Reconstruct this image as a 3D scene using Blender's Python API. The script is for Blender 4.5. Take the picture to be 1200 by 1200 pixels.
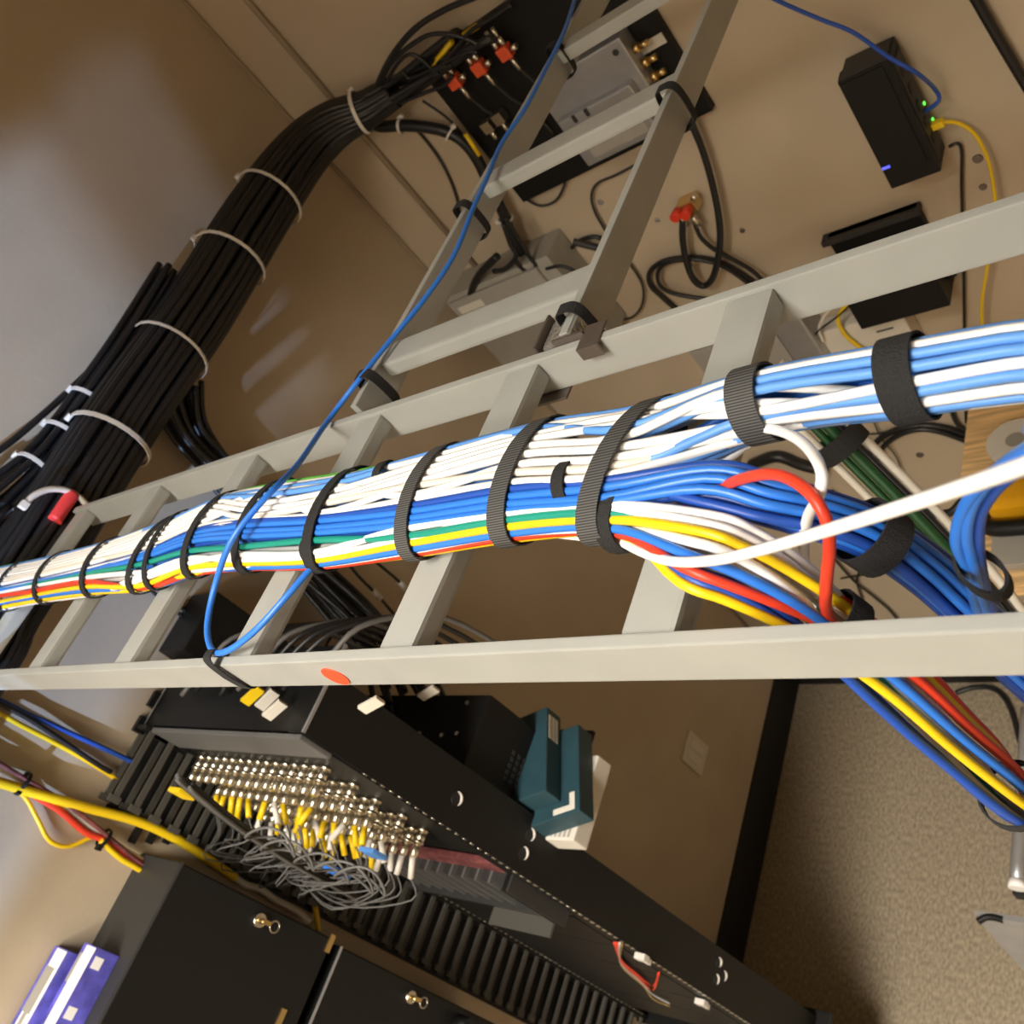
import bpy, bmesh, math, random
from mathutils import Vector, Matrix
random.seed(7)
sc = bpy.context.scene
for o in list(bpy.data.objects):
    bpy.data.objects.remove(o)
COL = sc.collection

# ------------------------------------------------------------------ camera
CAM = Vector((0.0, 0.0, 2.89))
FPX = 1113.0
RM = Matrix(((0.72096698, -0.1326625, -0.68015239),      # image right / down / forward in world axes
             (0.3334218, -0.79401512, -0.0 + 0.50830099),
             (-0.60748376, -0.59324586, -0.52822611)))
# columns of the table above are (right, down, forward)
right = Vector((RM[0][0], RM[1][0], RM[2][0]))
down = Vector((RM[0][1], RM[1][1], RM[2][1]))
fwd = Vector((RM[0][2], RM[1][2], RM[2][2]))
cd = bpy.data.cameras.new('camera')
cam = bpy.data.objects.new('camera', cd)
COL.objects.link(cam)
mw = Matrix.Identity(4)
for i in range(3):
    mw[i][0] = right[i]; mw[i][1] = -down[i]; mw[i][2] = -fwd[i]; mw[i][3] = CAM[i]
cam.matrix_world = mw
cd.sensor_width = 36.0
cd.lens = 36.0 * FPX / 1200.0
cd.clip_start = 0.02
cd.dof.use_dof = True
cd.dof.focus_distance = 0.72
cd.dof.aperture_fstop = 13.0
sc.camera = cam

# ------------------------------------------------------------------ light and exposure
sc.view_settings.view_transform = 'Standard'
sc.view_settings.look = 'None'
sc.view_settings.gamma = 1.0
sc.view_settings.use_curve_mapping = False
sc.view_settings.exposure = 0.0
world = bpy.data.worlds.new('room_ambient'); sc.world = world
world.use_nodes = True
bg = world.node_tree.nodes['Background']
bg.inputs[0].default_value = (0.55, 0.62, 0.8, 1); bg.inputs[1].default_value = 0.3

def light(name, kind, loc, power, color, size=None, size_y=None, target=None, spread=None):
    l = bpy.data.lights.new(name, kind); l.energy = power; l.color = color
    if kind == 'AREA':
        l.shape = 'RECTANGLE'; l.size = size; l.size_y = size_y
        if spread: l.spread = spread
    elif size is not None:
        l.shadow_soft_size = size
    o = bpy.data.objects.new(name, l); COL.objects.link(o); o.location = loc
    if target is not None:
        o.rotation_euler = (Vector(target) - Vector(loc)).to_track_quat('-Z', 'Y').to_euler()
    return o
# warm ceiling fixture above the racks, and an added cool spot outside the front wall opening
CZ = 3.95                      # ceiling height
LAMP = (-0.62, -0.95)
light('ceiling_lamp_light', 'AREA', (LAMP[0], LAMP[1], CZ - .04), 49, (1.0, 0.95, 0.86), 0.55, 1.15, (LAMP[0], LAMP[1], 0), math.radians(116))
FILL_LAMP = (-.30, -1.95)  # added fill lamp that lifts the back wall
light('fill_lamp_light', 'AREA', (FILL_LAMP[0], FILL_LAMP[1], CZ - .04), 74, (1.0, 0.93, 0.82), 1.15, 0.55, (FILL_LAMP[0], FILL_LAMP[1], 0), math.radians(146))
LP = Vector((1.3, -5.6, 3.95))
sp = light('patch_spot', 'SPOT', LP, 3000, (0.44, 0.62, 1.0), 0.045, None, (-1.72, 0.5, 2.4))
sp.data.spot_size = math.radians(45); sp.data.spot_blend = 0.1

# ------------------------------------------------------------------ helpers
XC, YA = -1.72, 1.646          # left wall plane, back wall plane
def P(px, py, x=None, y=None, z=None, d=None):
    """the point seen at a pixel on a given plane (z relative to the camera height)"""
    v = right * (px - 600.0) + down * (py - 600.0) + fwd * FPX
    if x is not None: t = (x - CAM.x) / v.x
    elif y is not None: t = (y - CAM.y) / v.y
    elif z is not None: t = z / v.z
    else: t = d / FPX
    return CAM + v * t
def PL(pts, **k):
    return [P(a, b, **k) for a, b in pts]
def PZ(pts):
    return [P(a, b, z=z) for a, b, z in pts]
def H(z): return CAM.z + z

MATS = {}
def mat(name, col, rough=0.5, metal=0.0, noise=0.0, nscale=30.0, bump=0.0, bscale=200.0, spec=0.5, emit=None, stretch=None, col2=None, coat=0.0):
    if name in MATS: return MATS[name]
    m = bpy.data.materials.new(name); m.use_nodes = True
    nt = m.node_tree; b = nt.nodes['Principled BSDF']
    b.inputs['Base Color'].default_value = (*col, 1); b.inputs['Roughness'].default_value = rough
    b.inputs['Metallic'].default_value = metal
    b.inputs['Specular IOR Level'].default_value = spec
    if coat: b.inputs['Coat Weight'].default_value = coat
    if noise or bump:
        tc = nt.nodes.new('ShaderNodeTexCoord'); mp = nt.nodes.new('ShaderNodeMapping')
        nt.links.new(tc.outputs['Object'], mp.inputs['Vector'])
        if stretch: mp.inputs['Scale'].default_value = stretch
    if noise:
        n = nt.nodes.new('ShaderNodeTexNoise'); n.inputs['Scale'].default_value = nscale; n.inputs['Detail'].default_value = 5
        nt.links.new(mp.outputs[0], n.inputs['Vector'])
        r = nt.nodes.new('ShaderNodeValToRGB')
        c2 = col2 if col2 else tuple(max(0, c * (1 - noise)) for c in col)
        r.color_ramp.elements[0].color = (*c2, 1); r.color_ramp.elements[1].color = (*tuple(min(1, c * (1 + noise * .5)) for c in col), 1)
        r.color_ramp.elements[0].position = 0.35; r.color_ramp.elements[1].position = 0.65
        nt.links.new(n.outputs['Fac'], r.inputs[0]); nt.links.new(r.outputs[0], b.inputs['Base Color'])
    if bump:
        n2 = nt.nodes.new('ShaderNodeTexNoise'); n2.inputs['Scale'].default_value = bscale; n2.inputs['Detail'].default_value = 3
        nt.links.new(mp.outputs[0], n2.inputs['Vector'])
        bp = nt.nodes.new('ShaderNodeBump'); bp.inputs['Strength'].default_value = bump; bp.inputs['Distance'].default_value = 0.002
        nt.links.new(n2.outputs['Fac'], bp.inputs['Height']); nt.links.new(bp.outputs[0], b.inputs['Normal'])
    if emit:
        b.inputs['Emission Color'].default_value = (*emit[0], 1); b.inputs['Emission Strength'].default_value = emit[1]
    MATS[name] = m
    return m

M_WALL = mat('painted_wall', (0.52, 0.425, 0.305), 0.75, noise=0.05, nscale=6, bump=0.15, bscale=90)
M_CEIL = mat('ceiling_paint', (0.62, 0.57, 0.48), 0.9, noise=0.04)
M_FLOOR = mat('speckled_vinyl_floor', (0.36, 0.295, 0.205), 0.55, noise=0.35, nscale=85, stretch=(1.6, 0.8, 1), bump=0.05)
M_BASE = mat('black_rubber_base', (0.008, 0.008, 0.008), 0.6)
M_TRAY = mat('grey_enamel', (0.375, 0.38, 0.355), 0.42, noise=0.05, nscale=18)
M_WHITE = mat('white_jacket', (0.92, 0.91, 0.89), 0.38)
M_CREAM = mat('cream_jacket', (0.78, 0.72, 0.62), 0.42)
M_LEAD = mat('dark_grey_lead', (0.12, 0.117, 0.113), 0.5)
M_GREYJ = mat('grey_jacket', (0.42, 0.42, 0.42), 0.45)
M_BLUE = mat('blue_jacket', (0.03, 0.19, 0.72), 0.35)
M_BLUEL = mat('light_blue_jacket', (0.12, 0.33, 0.80), 0.4)
M_BLUED = mat('dark_and_shaded_blue_jacket', (0.015, 0.075, 0.40), 0.42)  # dark blue jackets, and blue ones painted as shaded in the drop
M_GREEN = mat('green_jacket', (0.13, 0.58, 0.06), 0.4)
M_TEAL = mat('teal_jacket', (0.01, 0.27, 0.20), 0.4)
M_DGREEN = mat('dark_green_jacket', (0.01, 0.07, 0.02), 0.45)
M_YEL = mat('yellow_jacket', (0.88, 0.60, 0.01), 0.38)
M_RED = mat('red_jacket', (0.72, 0.05, 0.02), 0.4)
M_BLK = mat('black_jacket', (0.012, 0.012, 0.013), 0.4)
M_VEL = mat('black_velcro', (0.018, 0.018, 0.019), 0.9, bump=0.8, bscale=900)
M_RIB = mat('ribbed_black_webbing', (0.02, 0.02, 0.021), 0.8)
_nt = M_RIB.node_tree; _tc = _nt.nodes.new('ShaderNodeTexCoord'); _mp = _nt.nodes.new('ShaderNodeMapping'); _mp.inputs['Scale'].default_value = (0, 1, 1)
_wv = _nt.nodes.new('ShaderNodeTexWave'); _wv.wave_type = 'BANDS'; _wv.bands_direction = 'DIAGONAL'; _wv.inputs['Scale'].default_value = 260
_cr = _nt.nodes.new('ShaderNodeValToRGB'); _cr.color_ramp.elements[0].color = (.008, .008, .008, 1); _cr.color_ramp.elements[1].color = (.11, .108, .105, 1)
_nt.links.new(_tc.outputs['Object'], _mp.inputs[0]); _nt.links.new(_mp.outputs[0], _wv.inputs['Vector']); _nt.links.new(_wv.outputs['Fac'], _cr.inputs[0])
_nt.links.new(_cr.outputs[0], _nt.nodes['Principled BSDF'].inputs['Base Color'])
M_FING = mat('finger_grey', (0.075, 0.070, 0.060), 0.5, spec=0.3)
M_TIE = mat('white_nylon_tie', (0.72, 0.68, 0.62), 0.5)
M_RACK = mat('black_powder_coat', (0.008, 0.0078, 0.0075), 0.5, spec=0.3, bump=0.1, bscale=500)
M_BLKP = mat('black_plastic', (0.007, 0.007, 0.007), 0.5, spec=0.3)
M_BLKG = mat('charcoal_metal', (0.035, 0.034, 0.033), 0.5, spec=0.35)
M_STEEL = mat('nickel', (0.72, 0.66, 0.54), 0.28, metal=1.0)
M_ALU = mat('brushed_aluminium', (0.45, 0.45, 0.46), 0.4, metal=0.6, noise=0.06)
M_GBOX = mat('grey_plastic_box', (0.36, 0.34, 0.30), 0.55, noise=0.04)
M_OFFW = mat('offwhite_plastic', (0.70, 0.66, 0.58), 0.5)
M_RUST = mat('dark_zinc', (0.20, 0.17, 0.15), 0.4, metal=0.7)
M_ORED = mat('orange_red_plastic', (0.78, 0.10, 0.03), 0.45)
M_REDT = mat('red_tape', (0.75, 0.05, 0.05), 0.5)
M_BRASS = mat('brass', (0.75, 0.55, 0.25), 0.3, metal=1.0)
M_TBOX = mat('teal_case', (0.02, 0.060, 0.078), 0.5, noise=0.1)
M_WOOD = mat('plywood', (0.82, 0.54, 0.25), 0.55, noise=0.35, nscale=7, stretch=(1.0, 14, 14), bump=0.1)
M_TOOLY = mat('yellow_tool_plastic', (0.85, 0.42, 0.01), 0.45)
M_PURP = mat('violet_blue_print', (0.12, 0.11, 0.55), 0.4, noise=0.5, nscale=25)
M_PLATE = mat('ivory_plate', (0.66, 0.60, 0.48), 0.5)
M_FOIL = mat('clear_film', (0.55, 0.54, 0.50), 0.15, metal=0.7, bump=1.0, bscale=160)
M_ORDOT = mat('orange_red_sticker', (0.85, 0.09, 0.03), 0.5)
M_CONDUIT = mat('painted_conduit', (0.34, 0.27, 0.19), 0.7)
M_MAROON = mat('maroon_board', (0.20, 0.06, 0.06), 0.6, noise=0.5, nscale=60)
M_LEDG = mat('green_led', (0.1, 0.8, 0.1), 0.4, emit=((0.15, 1, 0.1), 1.5))
M_LEDB = mat('blue_led', (0.1, 0.1, 0.9), 0.4, emit=((0.1, 0.12, 1), 1.5))
M_LAMP = mat('lamp_diffuser', (0.9, 0.85, 0.75), 0.5, emit=((1.0, 0.86, 0.66), 3))

def setp(o, label=None, cat=None, group=None, kind=None):
    if label: o['label'] = label
    if cat: o['category'] = cat
    if group: o['group'] = group
    if kind: o['kind'] = kind
    return o
class MB:
    def __init__(s): s.v = []; s.f = []; s.sm = []
    def add(s, vs, fs, smooth=False):
        k = len(s.v); s.v += [tuple(v) for v in vs]
        for f in fs: s.f.append([k + i for i in f]); s.sm.append(smooth)
    def box(s, lo, hi, rot=None, org=None):
        x0, y0, z0 = lo; x1, y1, z1 = hi
        vs = [Vector(p) for p in ((x0,y0,z0),(x1,y0,z0),(x1,y1,z0),(x0,y1,z0),(x0,y0,z1),(x1,y0,z1),(x1,y1,z1),(x0,y1,z1))]
        if rot is not None: vs = [rot @ v + Vector(org or (0,0,0)) for v in vs]
        s.add(vs, [(0,3,2,1),(4,5,6,7),(0,1,5,4),(1,2,6,5),(2,3,7,6),(3,0,4,7)])
    def ring_tube(s, rings, closed=False, caps=True):
        n = len(rings[0]); k = len(s.v)
        for r in rings: s.v += [tuple(p) for p in r]
        m = len(rings)
        for i in range(m if closed else m - 1):
            a = k + i * n; b = k + ((i + 1) % m) * n
            for j in range(n):
                s.f.append([a + j, a + (j + 1) % n, b + (j + 1) % n, b + j]); s.sm.append(True)
        if caps and not closed:
            s.f.append([k + j for j in range(n)][::-1]); s.sm.append(False)
            s.f.append([k + (m - 1) * n + j for j in range(n)]); s.sm.append(False)
    def tube(s, pts, r, n=8, sub=4, closed=False):
        pts = smooth(pts, sub, closed) if sub > 1 else [Vector(p) for p in pts]
        m = len(pts); rings = []; up = None
        for i in range(m):
            if closed: t = pts[(i + 1) % m] - pts[i - 1]
            else: t = pts[min(i + 1, m - 1)] - pts[max(i - 1, 0)]
            if t.length < 1e-9: t = Vector((1, 0, 0))
            t.normalize()
            if up is None:
                up = Vector((0, 0, 1)) if abs(t.z) < 0.9 else Vector((1, 0, 0))
            up = up - t * up.dot(t)
            if up.length < 1e-6: up = t.orthogonal()
            up.normalize(); sd = t.cross(up)
            rr = r(i / (m - 1)) if callable(r) else r
            rings.append([pts[i] + (up * math.cos(2 * math.pi * j / n) + sd * math.sin(2 * math.pi * j / n)) * rr for j in range(n)])
        s.ring_tube(rings, closed)
    def cyl(s, a, b, r, n=12, r2=None):
        a = Vector(a); b = Vector(b); t = (b - a).normalized(); u = t.orthogonal().normalized(); w = t.cross(u)
        r2 = r if r2 is None else r2
        s.ring_tube([[a + (u * math.cos(2*math.pi*j/n) + w * math.sin(2*math.pi*j/n)) * r for j in range(n)],
                     [b + (u * math.cos(2*math.pi*j/n) + w * math.sin(2*math.pi*j/n)) * r2 for j in range(n)]])
    def build(s, name, m, parent=None, bevel=0.0, origin=None):
        me = bpy.data.meshes.new(name)
        vs = s.v
        if origin is not None:
            og = Vector(origin); vs = [tuple(Vector(v) - og) for v in vs]
        me.from_pydata(vs, [], s.f)
        for p, q in zip(me.polygons, s.sm): p.use_smooth = q
        if bevel:
            bm = bmesh.new(); bm.from_mesh(me)
            bmesh.ops.bevel(bm, geom=bm.edges[:], offset=bevel, segments=2, affect='EDGES', profile=0.7)
            bm.to_mesh(me); bm.free()
        me.materials.append(m)
        o = bpy.data.objects.new(name, me); COL.objects.link(o)
        if origin is not None: o.location = origin
        if parent is not None: o.parent = parent; 
        return o
def smooth(pts, sub=4, closed=False):
    pts = [Vector(p) for p in pts]; n = len(pts); out = []
    if n < 3:
        return [pts[0].lerp(pts[-1], i / sub) for i in range(sub + 1)]
    rng = range(n) if closed else range(n - 1)
    for i in rng:
        if closed: p0, p1, p2, p3 = pts[i-1], pts[i], pts[(i+1) % n], pts[(i+2) % n]
        else: p0, p1, p2, p3 = pts[max(i-1, 0)], pts[i], pts[i+1], pts[min(i+2, n-1)]
        for k in range(sub):
            t = k / sub
            out.append(0.5 * ((2*p1) + (p2-p0)*t + (2*p0-5*p1+4*p2-p3)*t*t + (3*p1-p0-3*p2+p3)*t**3))
    if not closed: out.append(pts[-1])
    return out
def empty(name, loc, label, cat, group=None):
    o = bpy.data.objects.new(name, None); COL.objects.link(o); o.location = loc; o.empty_display_size = 0.05
    return setp(o, label, cat, group)
def part(mb, name, m, root, bevel=0.0):
    """link a part: its mesh is stored relative to the thing's base"""
    og = Vector(root.location)
    if root.parent is not None: og = og + Vector(root.parent.location)
    o = mb.build(name, m, None, bevel, origin=og)
    o.location = (0, 0, 0); o.parent = root
    return o
def box(lo, hi):
    b = MB(); b.box(tuple(min(a, c) for a, c in zip(lo, hi)), tuple(max(a, c) for a, c in zip(lo, hi))); return b
def cable(name, pts, r, m, label, cat='cable', group=None, n=8, sub=5):
    b = MB(); b.tube(pts, r, n, sub)
    return setp(b.build(name, m), label, cat, group)
def struct(o): o['kind'] = 'structure'; return o

# ------------------------------------------------------------------ the room
XR, YF = 2.6, -2.4
struct(box((XC - .1, YF - .1, -.06), (XR + .1, YA + .1, 0)).build('floor', M_FLOOR))
struct(box((XC - .1, YF - .1, CZ), (XR + .1, YA + .1, CZ + .08)).build('ceiling', M_CEIL))
struct(box((XC - .1, YF - .1, 0), (XC, YA + .1, CZ)).build('wall_left', M_WALL))
struct(box((XC, YA, 0), (XR + .1, YA + .1, CZ)).build('wall_back', M_WALL))
struct(box((XR, YF - .1, 0), (XR + .1, YA, CZ)).build('wall_right', M_WALL))
# front wall with an added opening, shaped to outline the left wall light patch
def thru(y, z):
    q0 = Vector((XC, y, z)); t = (YF - y) / (LP.y - y); q = q0.lerp(LP, t); return q.x, q.z
poly = [thru(1.43, 2.93), thru(1.16, 2.20), thru(-.6, 2.20), thru(-.6, 2.93)]
def wall_piece(b, quad, y0=None, y1=None):
    y0 = YF if y0 is None else y0; y1 = YF - .02 if y1 is None else y1
    vs = [(x, y0, z) for x, z in quad] + [(x, y1, z) for x, z in quad]
    n = len(quad)
    b.add(vs, [list(range(n)), list(range(n, 2 * n))[::-1]] + [[i, n + i, n + (i + 1) % n, (i + 1) % n] for i in range(n)])
b = MB()
A, B, C, D = poly            # upper right, lower right, lower left, upper left of the opening
wall_piece(b, [(XC, 0), (XR, 0), (XR, B[1]), B, C, (XC, C[1])])
wall_piece(b, [B, (XR, B[1]), (XR, A[1]), A])
wall_piece(b, [D, A, (XR, A[1]), (XR, CZ), (XC, CZ), (XC, D[1])])
wall_piece(b, [(XC, C[1]), C, D, (XC, D[1])])
struct(b.build('wall_front', M_WALL))
b = MB(); m0 = thru(1.27, 2.95); m1 = thru(.99, 2.18); wd = .012
wall_piece(b, [(m1[0] - wd, m1[1]), (m1[0] + wd, m1[1]), (m0[0] + wd, m0[1]), (m0[0] - wd, m0[1])])
struct(b.build('shade_bar_1', M_OFFW))  # added bar that casts the dark band inside the light patch
struct(box((XC, YF, 0), (XC + .006, YA, .165)).build('baseboard_left', M_BASE))
struct(box((XC + .006, YA - .006, 0), (XR, YA, .165)).build('baseboard_back', M_BASE))
b = MB(); b.cyl((XC + .004, YA - .004, .17), (XC + .004, YA - .004, CZ), .005, 8)
struct(b.build('trim_1', M_CONDUIT))
b = MB(); b.cyl((-1.575, YA - .006, 1.95), (-1.575, YA - .006, CZ), .007, 8)
struct(b.build('trim_2', M_CONDUIT))
for (lx, ly, hw, hl) in ((*LAMP, .28, .60), (*FILL_LAMP, .60, .28)):
    t = empty('ceiling_light', (lx, ly, CZ), 'rectangular ceiling light panel nearer the ladder racks' if hw < .5 else 'added rectangular fill light panel by the front wall', 'ceiling light')
    for (a, c) in (((-hw - .02, -hl - .02), (-hw, hl + .02)), ((hw, -hl - .02), (hw + .02, hl + .02)), ((-hw, -hl - .02), (hw, -hl)), ((-hw, hl), (hw, hl + .02))):
        b = MB(); b.box((lx + a[0], ly + a[1], CZ - .03), (lx + c[0], ly + c[1], CZ)); part(b, 'frame', M_TRAY, t)
    b = MB(); b.box((lx - hw, ly - hl, CZ - .012), (lx + hw, ly + hl, CZ - .004)); part(b, 'diffuser', M_LAMP, t)

# ------------------------------------------------------------------ ladder racks
LT = H(-.37)            # top of the rails
RH, RT = .038, .0095    # rail height and thickness
Y0, Y1 = .2346, .540    # outer faces of the main ladder rails
XE = -1.52              # far end of the main ladder
lad = empty('ladder_rack', ((XE + .9) / 2, (Y0 + Y1) / 2, LT - RH), 'long grey ladder rack carrying the rainbow cable bundle', 'ladder rack')
part(box((XE, Y0, LT - RH), (.9, Y0 + RT, LT)), 'rail', M_TRAY, lad, .0015)['label'] = 'near grey side rail with scratches'
part(box((XE, Y1 - RT, LT - RH), (.9, Y1, LT)), 'rail', M_TRAY, lad, .0015)['label'] = 'far grey side rail by the wall'
def rung(x0, y0, x1, y1, root):
    b = MB(); b.box((min(x0, x1), min(y0, y1), LT - .022), (max(x0, x1), max(y0, y1), LT - .003)); return part(b, 'rung', M_TRAY, root, .004)
RX = [-1.49, -1.245, -1.0, -.765, -.547, -.322, -.09, .14, .37, .6, .83]
for x in RX: rung(x - .019, Y0 + RT, x + .019, Y1 - RT, lad)
LX0, LX1 = -.813, -.5035
lad2 = empty('ladder_rack', ((LX0 + LX1) / 2, 1.1, LT - RH), 'short grey ladder rack branching to the wall with the splitter board', 'ladder rack')
part(box((LX0, .556, LT - RH), (LX0 + RT, YA, LT)), 'rail', M_TRAY, lad2, .0015)
part(box((LX1 - RT, .556, LT - RH), (LX1, YA, LT)), 'rail', M_TRAY, lad2, .0015)
for y in (.637, .955, 1.27, 1.56): rung(LX0 + RT, y - .019, LX1 - RT, y + .019, lad2)
# joining clamps and rail end
t = empty('junction_clamp', P(690, 398, z=-.37), 'dark metal clamp hooking the branch ladder onto the far rail', 'clamp')
c0 = P(688, 402, z=-.368)
part(box((c0.x - .010, Y1 - .014, LT + .0005), (c0.x + .012, Y1 + .012, LT + .0025)), 'hook_plate', M_RUST, t, .0006)
part(box((c0.x - .010, Y1 - .0175, LT - .010), (c0.x + .012, Y1 - .0145, LT + .0025)), 'hook_lip', M_RUST, t, .0006)
part(box((c0.x - .042, Y1 + .0005, LT - RH), (c0.x - .008, Y1 + .003, LT + .006)), 'back_plate', M_RUST, t, .0006)
part(box((LX1 - RT - .022, Y1 + .003, LT - .034), (LX1 - RT - .019, Y1 + .046, LT + .004)), 'side_arm', M_RUST, t, .0006)
part(box((LX1 - .05, Y1 - RT - .012, LT - RH - .003), (LX1 - .015, Y1 + .012, LT - RH - .0005)), 'lower_plate', M_RUST, t, .0006)
b = MB(); b.box((LX1 - RT - .017, .545, LT - .034), (LX1 + .004, .585, LT - .001))
setp(b.build('film_wrap', M_FOIL, None, .006), 'crumpled shiny film wrapped on the branch rail end', 'film wrap')
# sticker
pc = P(393, 793, y=Y0 - .0006)
b = MB(); b.cyl((pc.x, Y0 - .001, pc.z), (pc.x, Y0, pc.z), .0125, 24)
setp(b.build('round_sticker', M_ORDOT), 'round orange red sticker on the near rail', 'sticker')

# ------------------------------------------------------------------ the rainbow bundle on the main ladder
# stations: pixel column of the strap, pixel rows of the visible edges
ST = [(1420, 330, 452, 22), (1190, 372, 478, 22), (1065, 402, 487, 22), (890, 433, 515, 22), (742, 460, 640, 24), (625, 490, 635, 24), (505, 520, 655, 24), (400, 545, 670, 24),
      (310, 556, 675, 24), (250, 578, 674, 22), (190, 606, 690, 22), (125, 632, 697, 22), (60, 650, 706, 22), (10, 660, 715, 22), (-60, 676, 728, 22)]
def station(px, a, b_, t):
    c = P(px, (a + b_) / 2, z=-.352)
    r = c - CAM
    depth = r.dot(fwd); el = math.atan2(-r.z, r.y)
    # silhouette height across the bundle, measured along the projected cross direction
    q0 = c + Vector((0, .01, 0)); 
    sil = (b_ - a) * depth / FPX * 0.93
    t = t / 1000.0
    w = (sil / 2) ** 2 - (t * math.cos(el)) ** 2
    w = math.sqrt(max(w, (t * .6) ** 2)) / math.sin(el)
    w = max(min(w, .052), .017)
    th = math.atan2((t) * math.cos(el), (w) * math.sin(el))
    return dict(c=c, w=w, t=t, far=th)
STS = [station(*s) for s in ST]
# cables end at the wall side beyond the last station
last = STS[-1]
NS = len(STS)
def bp(i, u, inset=0.0):
    s = STS[i]; th = s['far'] + math.pi * u
    return Vector((s['c'].x, s['c'].y + (s['w'] - .003 - inset) * math.cos(th), s['c'].z + (s['t'] - .003 - inset) * math.sin(th)))
def interp(d, i):
    ks = sorted(d)
    if i <= ks[0]: return d[ks[0]]
    for a, c in zip(ks, ks[1:]):
        if i <= c: return d[a] + (d[c] - d[a]) * (i - a) / (c - a)
    return d[ks[-1]]
# centre lines of the two drops that leave the bundle over the near rail
BLUE_DROP = PZ([(830, 572, -.352), (900, 590, -.366), (960, 606, -.388), (1020, 628, -.415), (1080, 668, -.452), (1130, 712, -.49), (1200, 785, -.56), (1290, 890, -.70), (1340, 980, -.9)]); BLUE_DROP += [BLUE_DROP[-1] + Vector((.03, .02, -.5)), BLUE_DROP[-1] + Vector((.04, .03, -1.3))]
MIX_DROP = PZ([(815, 640, -.352), (868, 660, -.366), (925, 692, -.392), (985, 738, -.425), (1050, 800, -.470), (1115, 862, -.525), (1190, 932, -.60), (1270, 1015, -.72), (1330, 1100, -.9)]); MIX_DROP += [MIX_DROP[-1] + Vector((.03, .02, -.5)), MIX_DROP[-1] + Vector((.04, .03, -1.3))]
def drop_pts(line, pre, post):
    out = []
    for i, p in enumerate(line):
        f = min(1.0, max(0.0, (i - 1.5) / 2.5)); side = pre[0] + (post[0] - pre[0]) * f; up = pre[1] + (post[1] - pre[1]) * f
        tg = (line[min(i + 1, len(line) - 1)] - line[max(i - 1, 0)]).normalized()
        s = tg.cross(Vector((0, 0, 1))).normalized(); u = s.cross(tg)
        out.append(p - s * side + u * up)
    return out
CR = .0031
# (colour, label colour, {station: u}, layer inset, destination)
def K(**k): return {int(a[1:]): v for a, v in k.items()}
cabs = []
def add(m, col, d, inset=0.0, dest='R', drop=(0, 0), lab=None, post=None):
    cabs.append((m, col, d, inset, dest, drop, lab, post))
W_, BL, B_ = 'white', 'light blue', 'blue'
# to the right hand run (station 0-4 positions first)
add(M_BLUEL, BL, K(s0=.0, s1=.02, s2=.0, s3=.02, s4=.04, s5=.0, s6=.0, s7=.2, s8=.22, s10=.0, s11=0, s13=.1), (0.0, -.0010))
add(M_WHITE, W_, K(s0=.12, s1=.13, s2=.12, s3=.12, s4=.09, s5=.06, s6=.13, s7=.08, s8=.1, s9=.02, s10=.06, s13=.14))
add(M_BLUEL, BL, K(s0=.25, s1=.26, s2=.25, s3=.24, s4=.26, s5=.11, s6=.06, s7=.14, s8=.16, s9=.10, s10=.13, s11=-.04, s13=-.1), (0.0, -.0010))
add(M_WHITE, W_, K(s0=.48, s1=.5, s2=.52, s3=.55, s4=.14, s5=.17, s6=.2, s7=.26, s8=.28, s9=.15, s10=.18, s13=.2))
add(M_WHITE, W_, K(s0=1.2, s2=1.15, s3=.46, s4=.2, s5=.22, s6=.25, s7=.31, s8=.33, s9=.2, s10=.22, s13=.25))
add(M_WHITE, W_, K(s0=1.3, s2=1.3, s3=.30, s4=.30, s5=.27, s6=.30, s7=.36, s8=.38, s9=.26, s10=.27, s13=.3))
add(M_WHITE, W_, K(s0=.74, s1=.73, s2=.74, s3=.68, s4=.36, s5=.32, s6=.35, s7=.41, s8=.15, s9=.31, s10=.32, s13=.36))
add(M_WHITE, W_, K(s0=1.02, s1=1.03, s2=1.08, s3=.8, s4=.41, s5=.37, s6=.42, s7=.21, s8=.21, s9=.36, s10=.37, s13=.42))
add(M_CREAM, 'cream', K(s0=1.4, s2=1.4, s3=1.1, s4=.46, s5=.43, s6=.37, s7=.36, s8=.42, s9=.42, s10=.42, s11=.38, s13=.38))
add(M_WHITE, W_, K(s0=1.5, s2=1.5, s3=.9, s4=.50, s5=.48, s6=.46, s7=.43, s8=.40, s9=.40, s10=.46, s13=.5))
add(M_GREEN, 'bright green', K(s0=-.42, s3=-.3, s4=-.03, s5=-.09, s6=-.12, s7=.0, s8=.035, s9=-.06, s10=-.15, s11=-.12, s12=-.02, s13=.03), lab='bright green network cable along the far edge of the strapped bundle')
add(M_BLUEL, BL, K(s0=.37, s1=.38, s2=.38, s3=.35, s4=.24, s5=.25, s6=.3), (0.0, .0078))
add(M_BLUEL, BL, K(s0=.62, s1=.61, s2=.63, s3=.62, s4=.44, s5=.4, s7=.30, s9=.3), (0.0, .0078))
add(M_BLUEL, BL, K(s0=.86, s1=.87, s2=.86, s3=.86, s4=.56, s5=.53, s6=.56), (0.0, .0078))
add(M_BLUEL, BL, K(s0=1.1, s1=1.13, s2=.97, s3=.99, s4=.62, s5=.57, s6=.51), (0.0, .0078))
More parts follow.
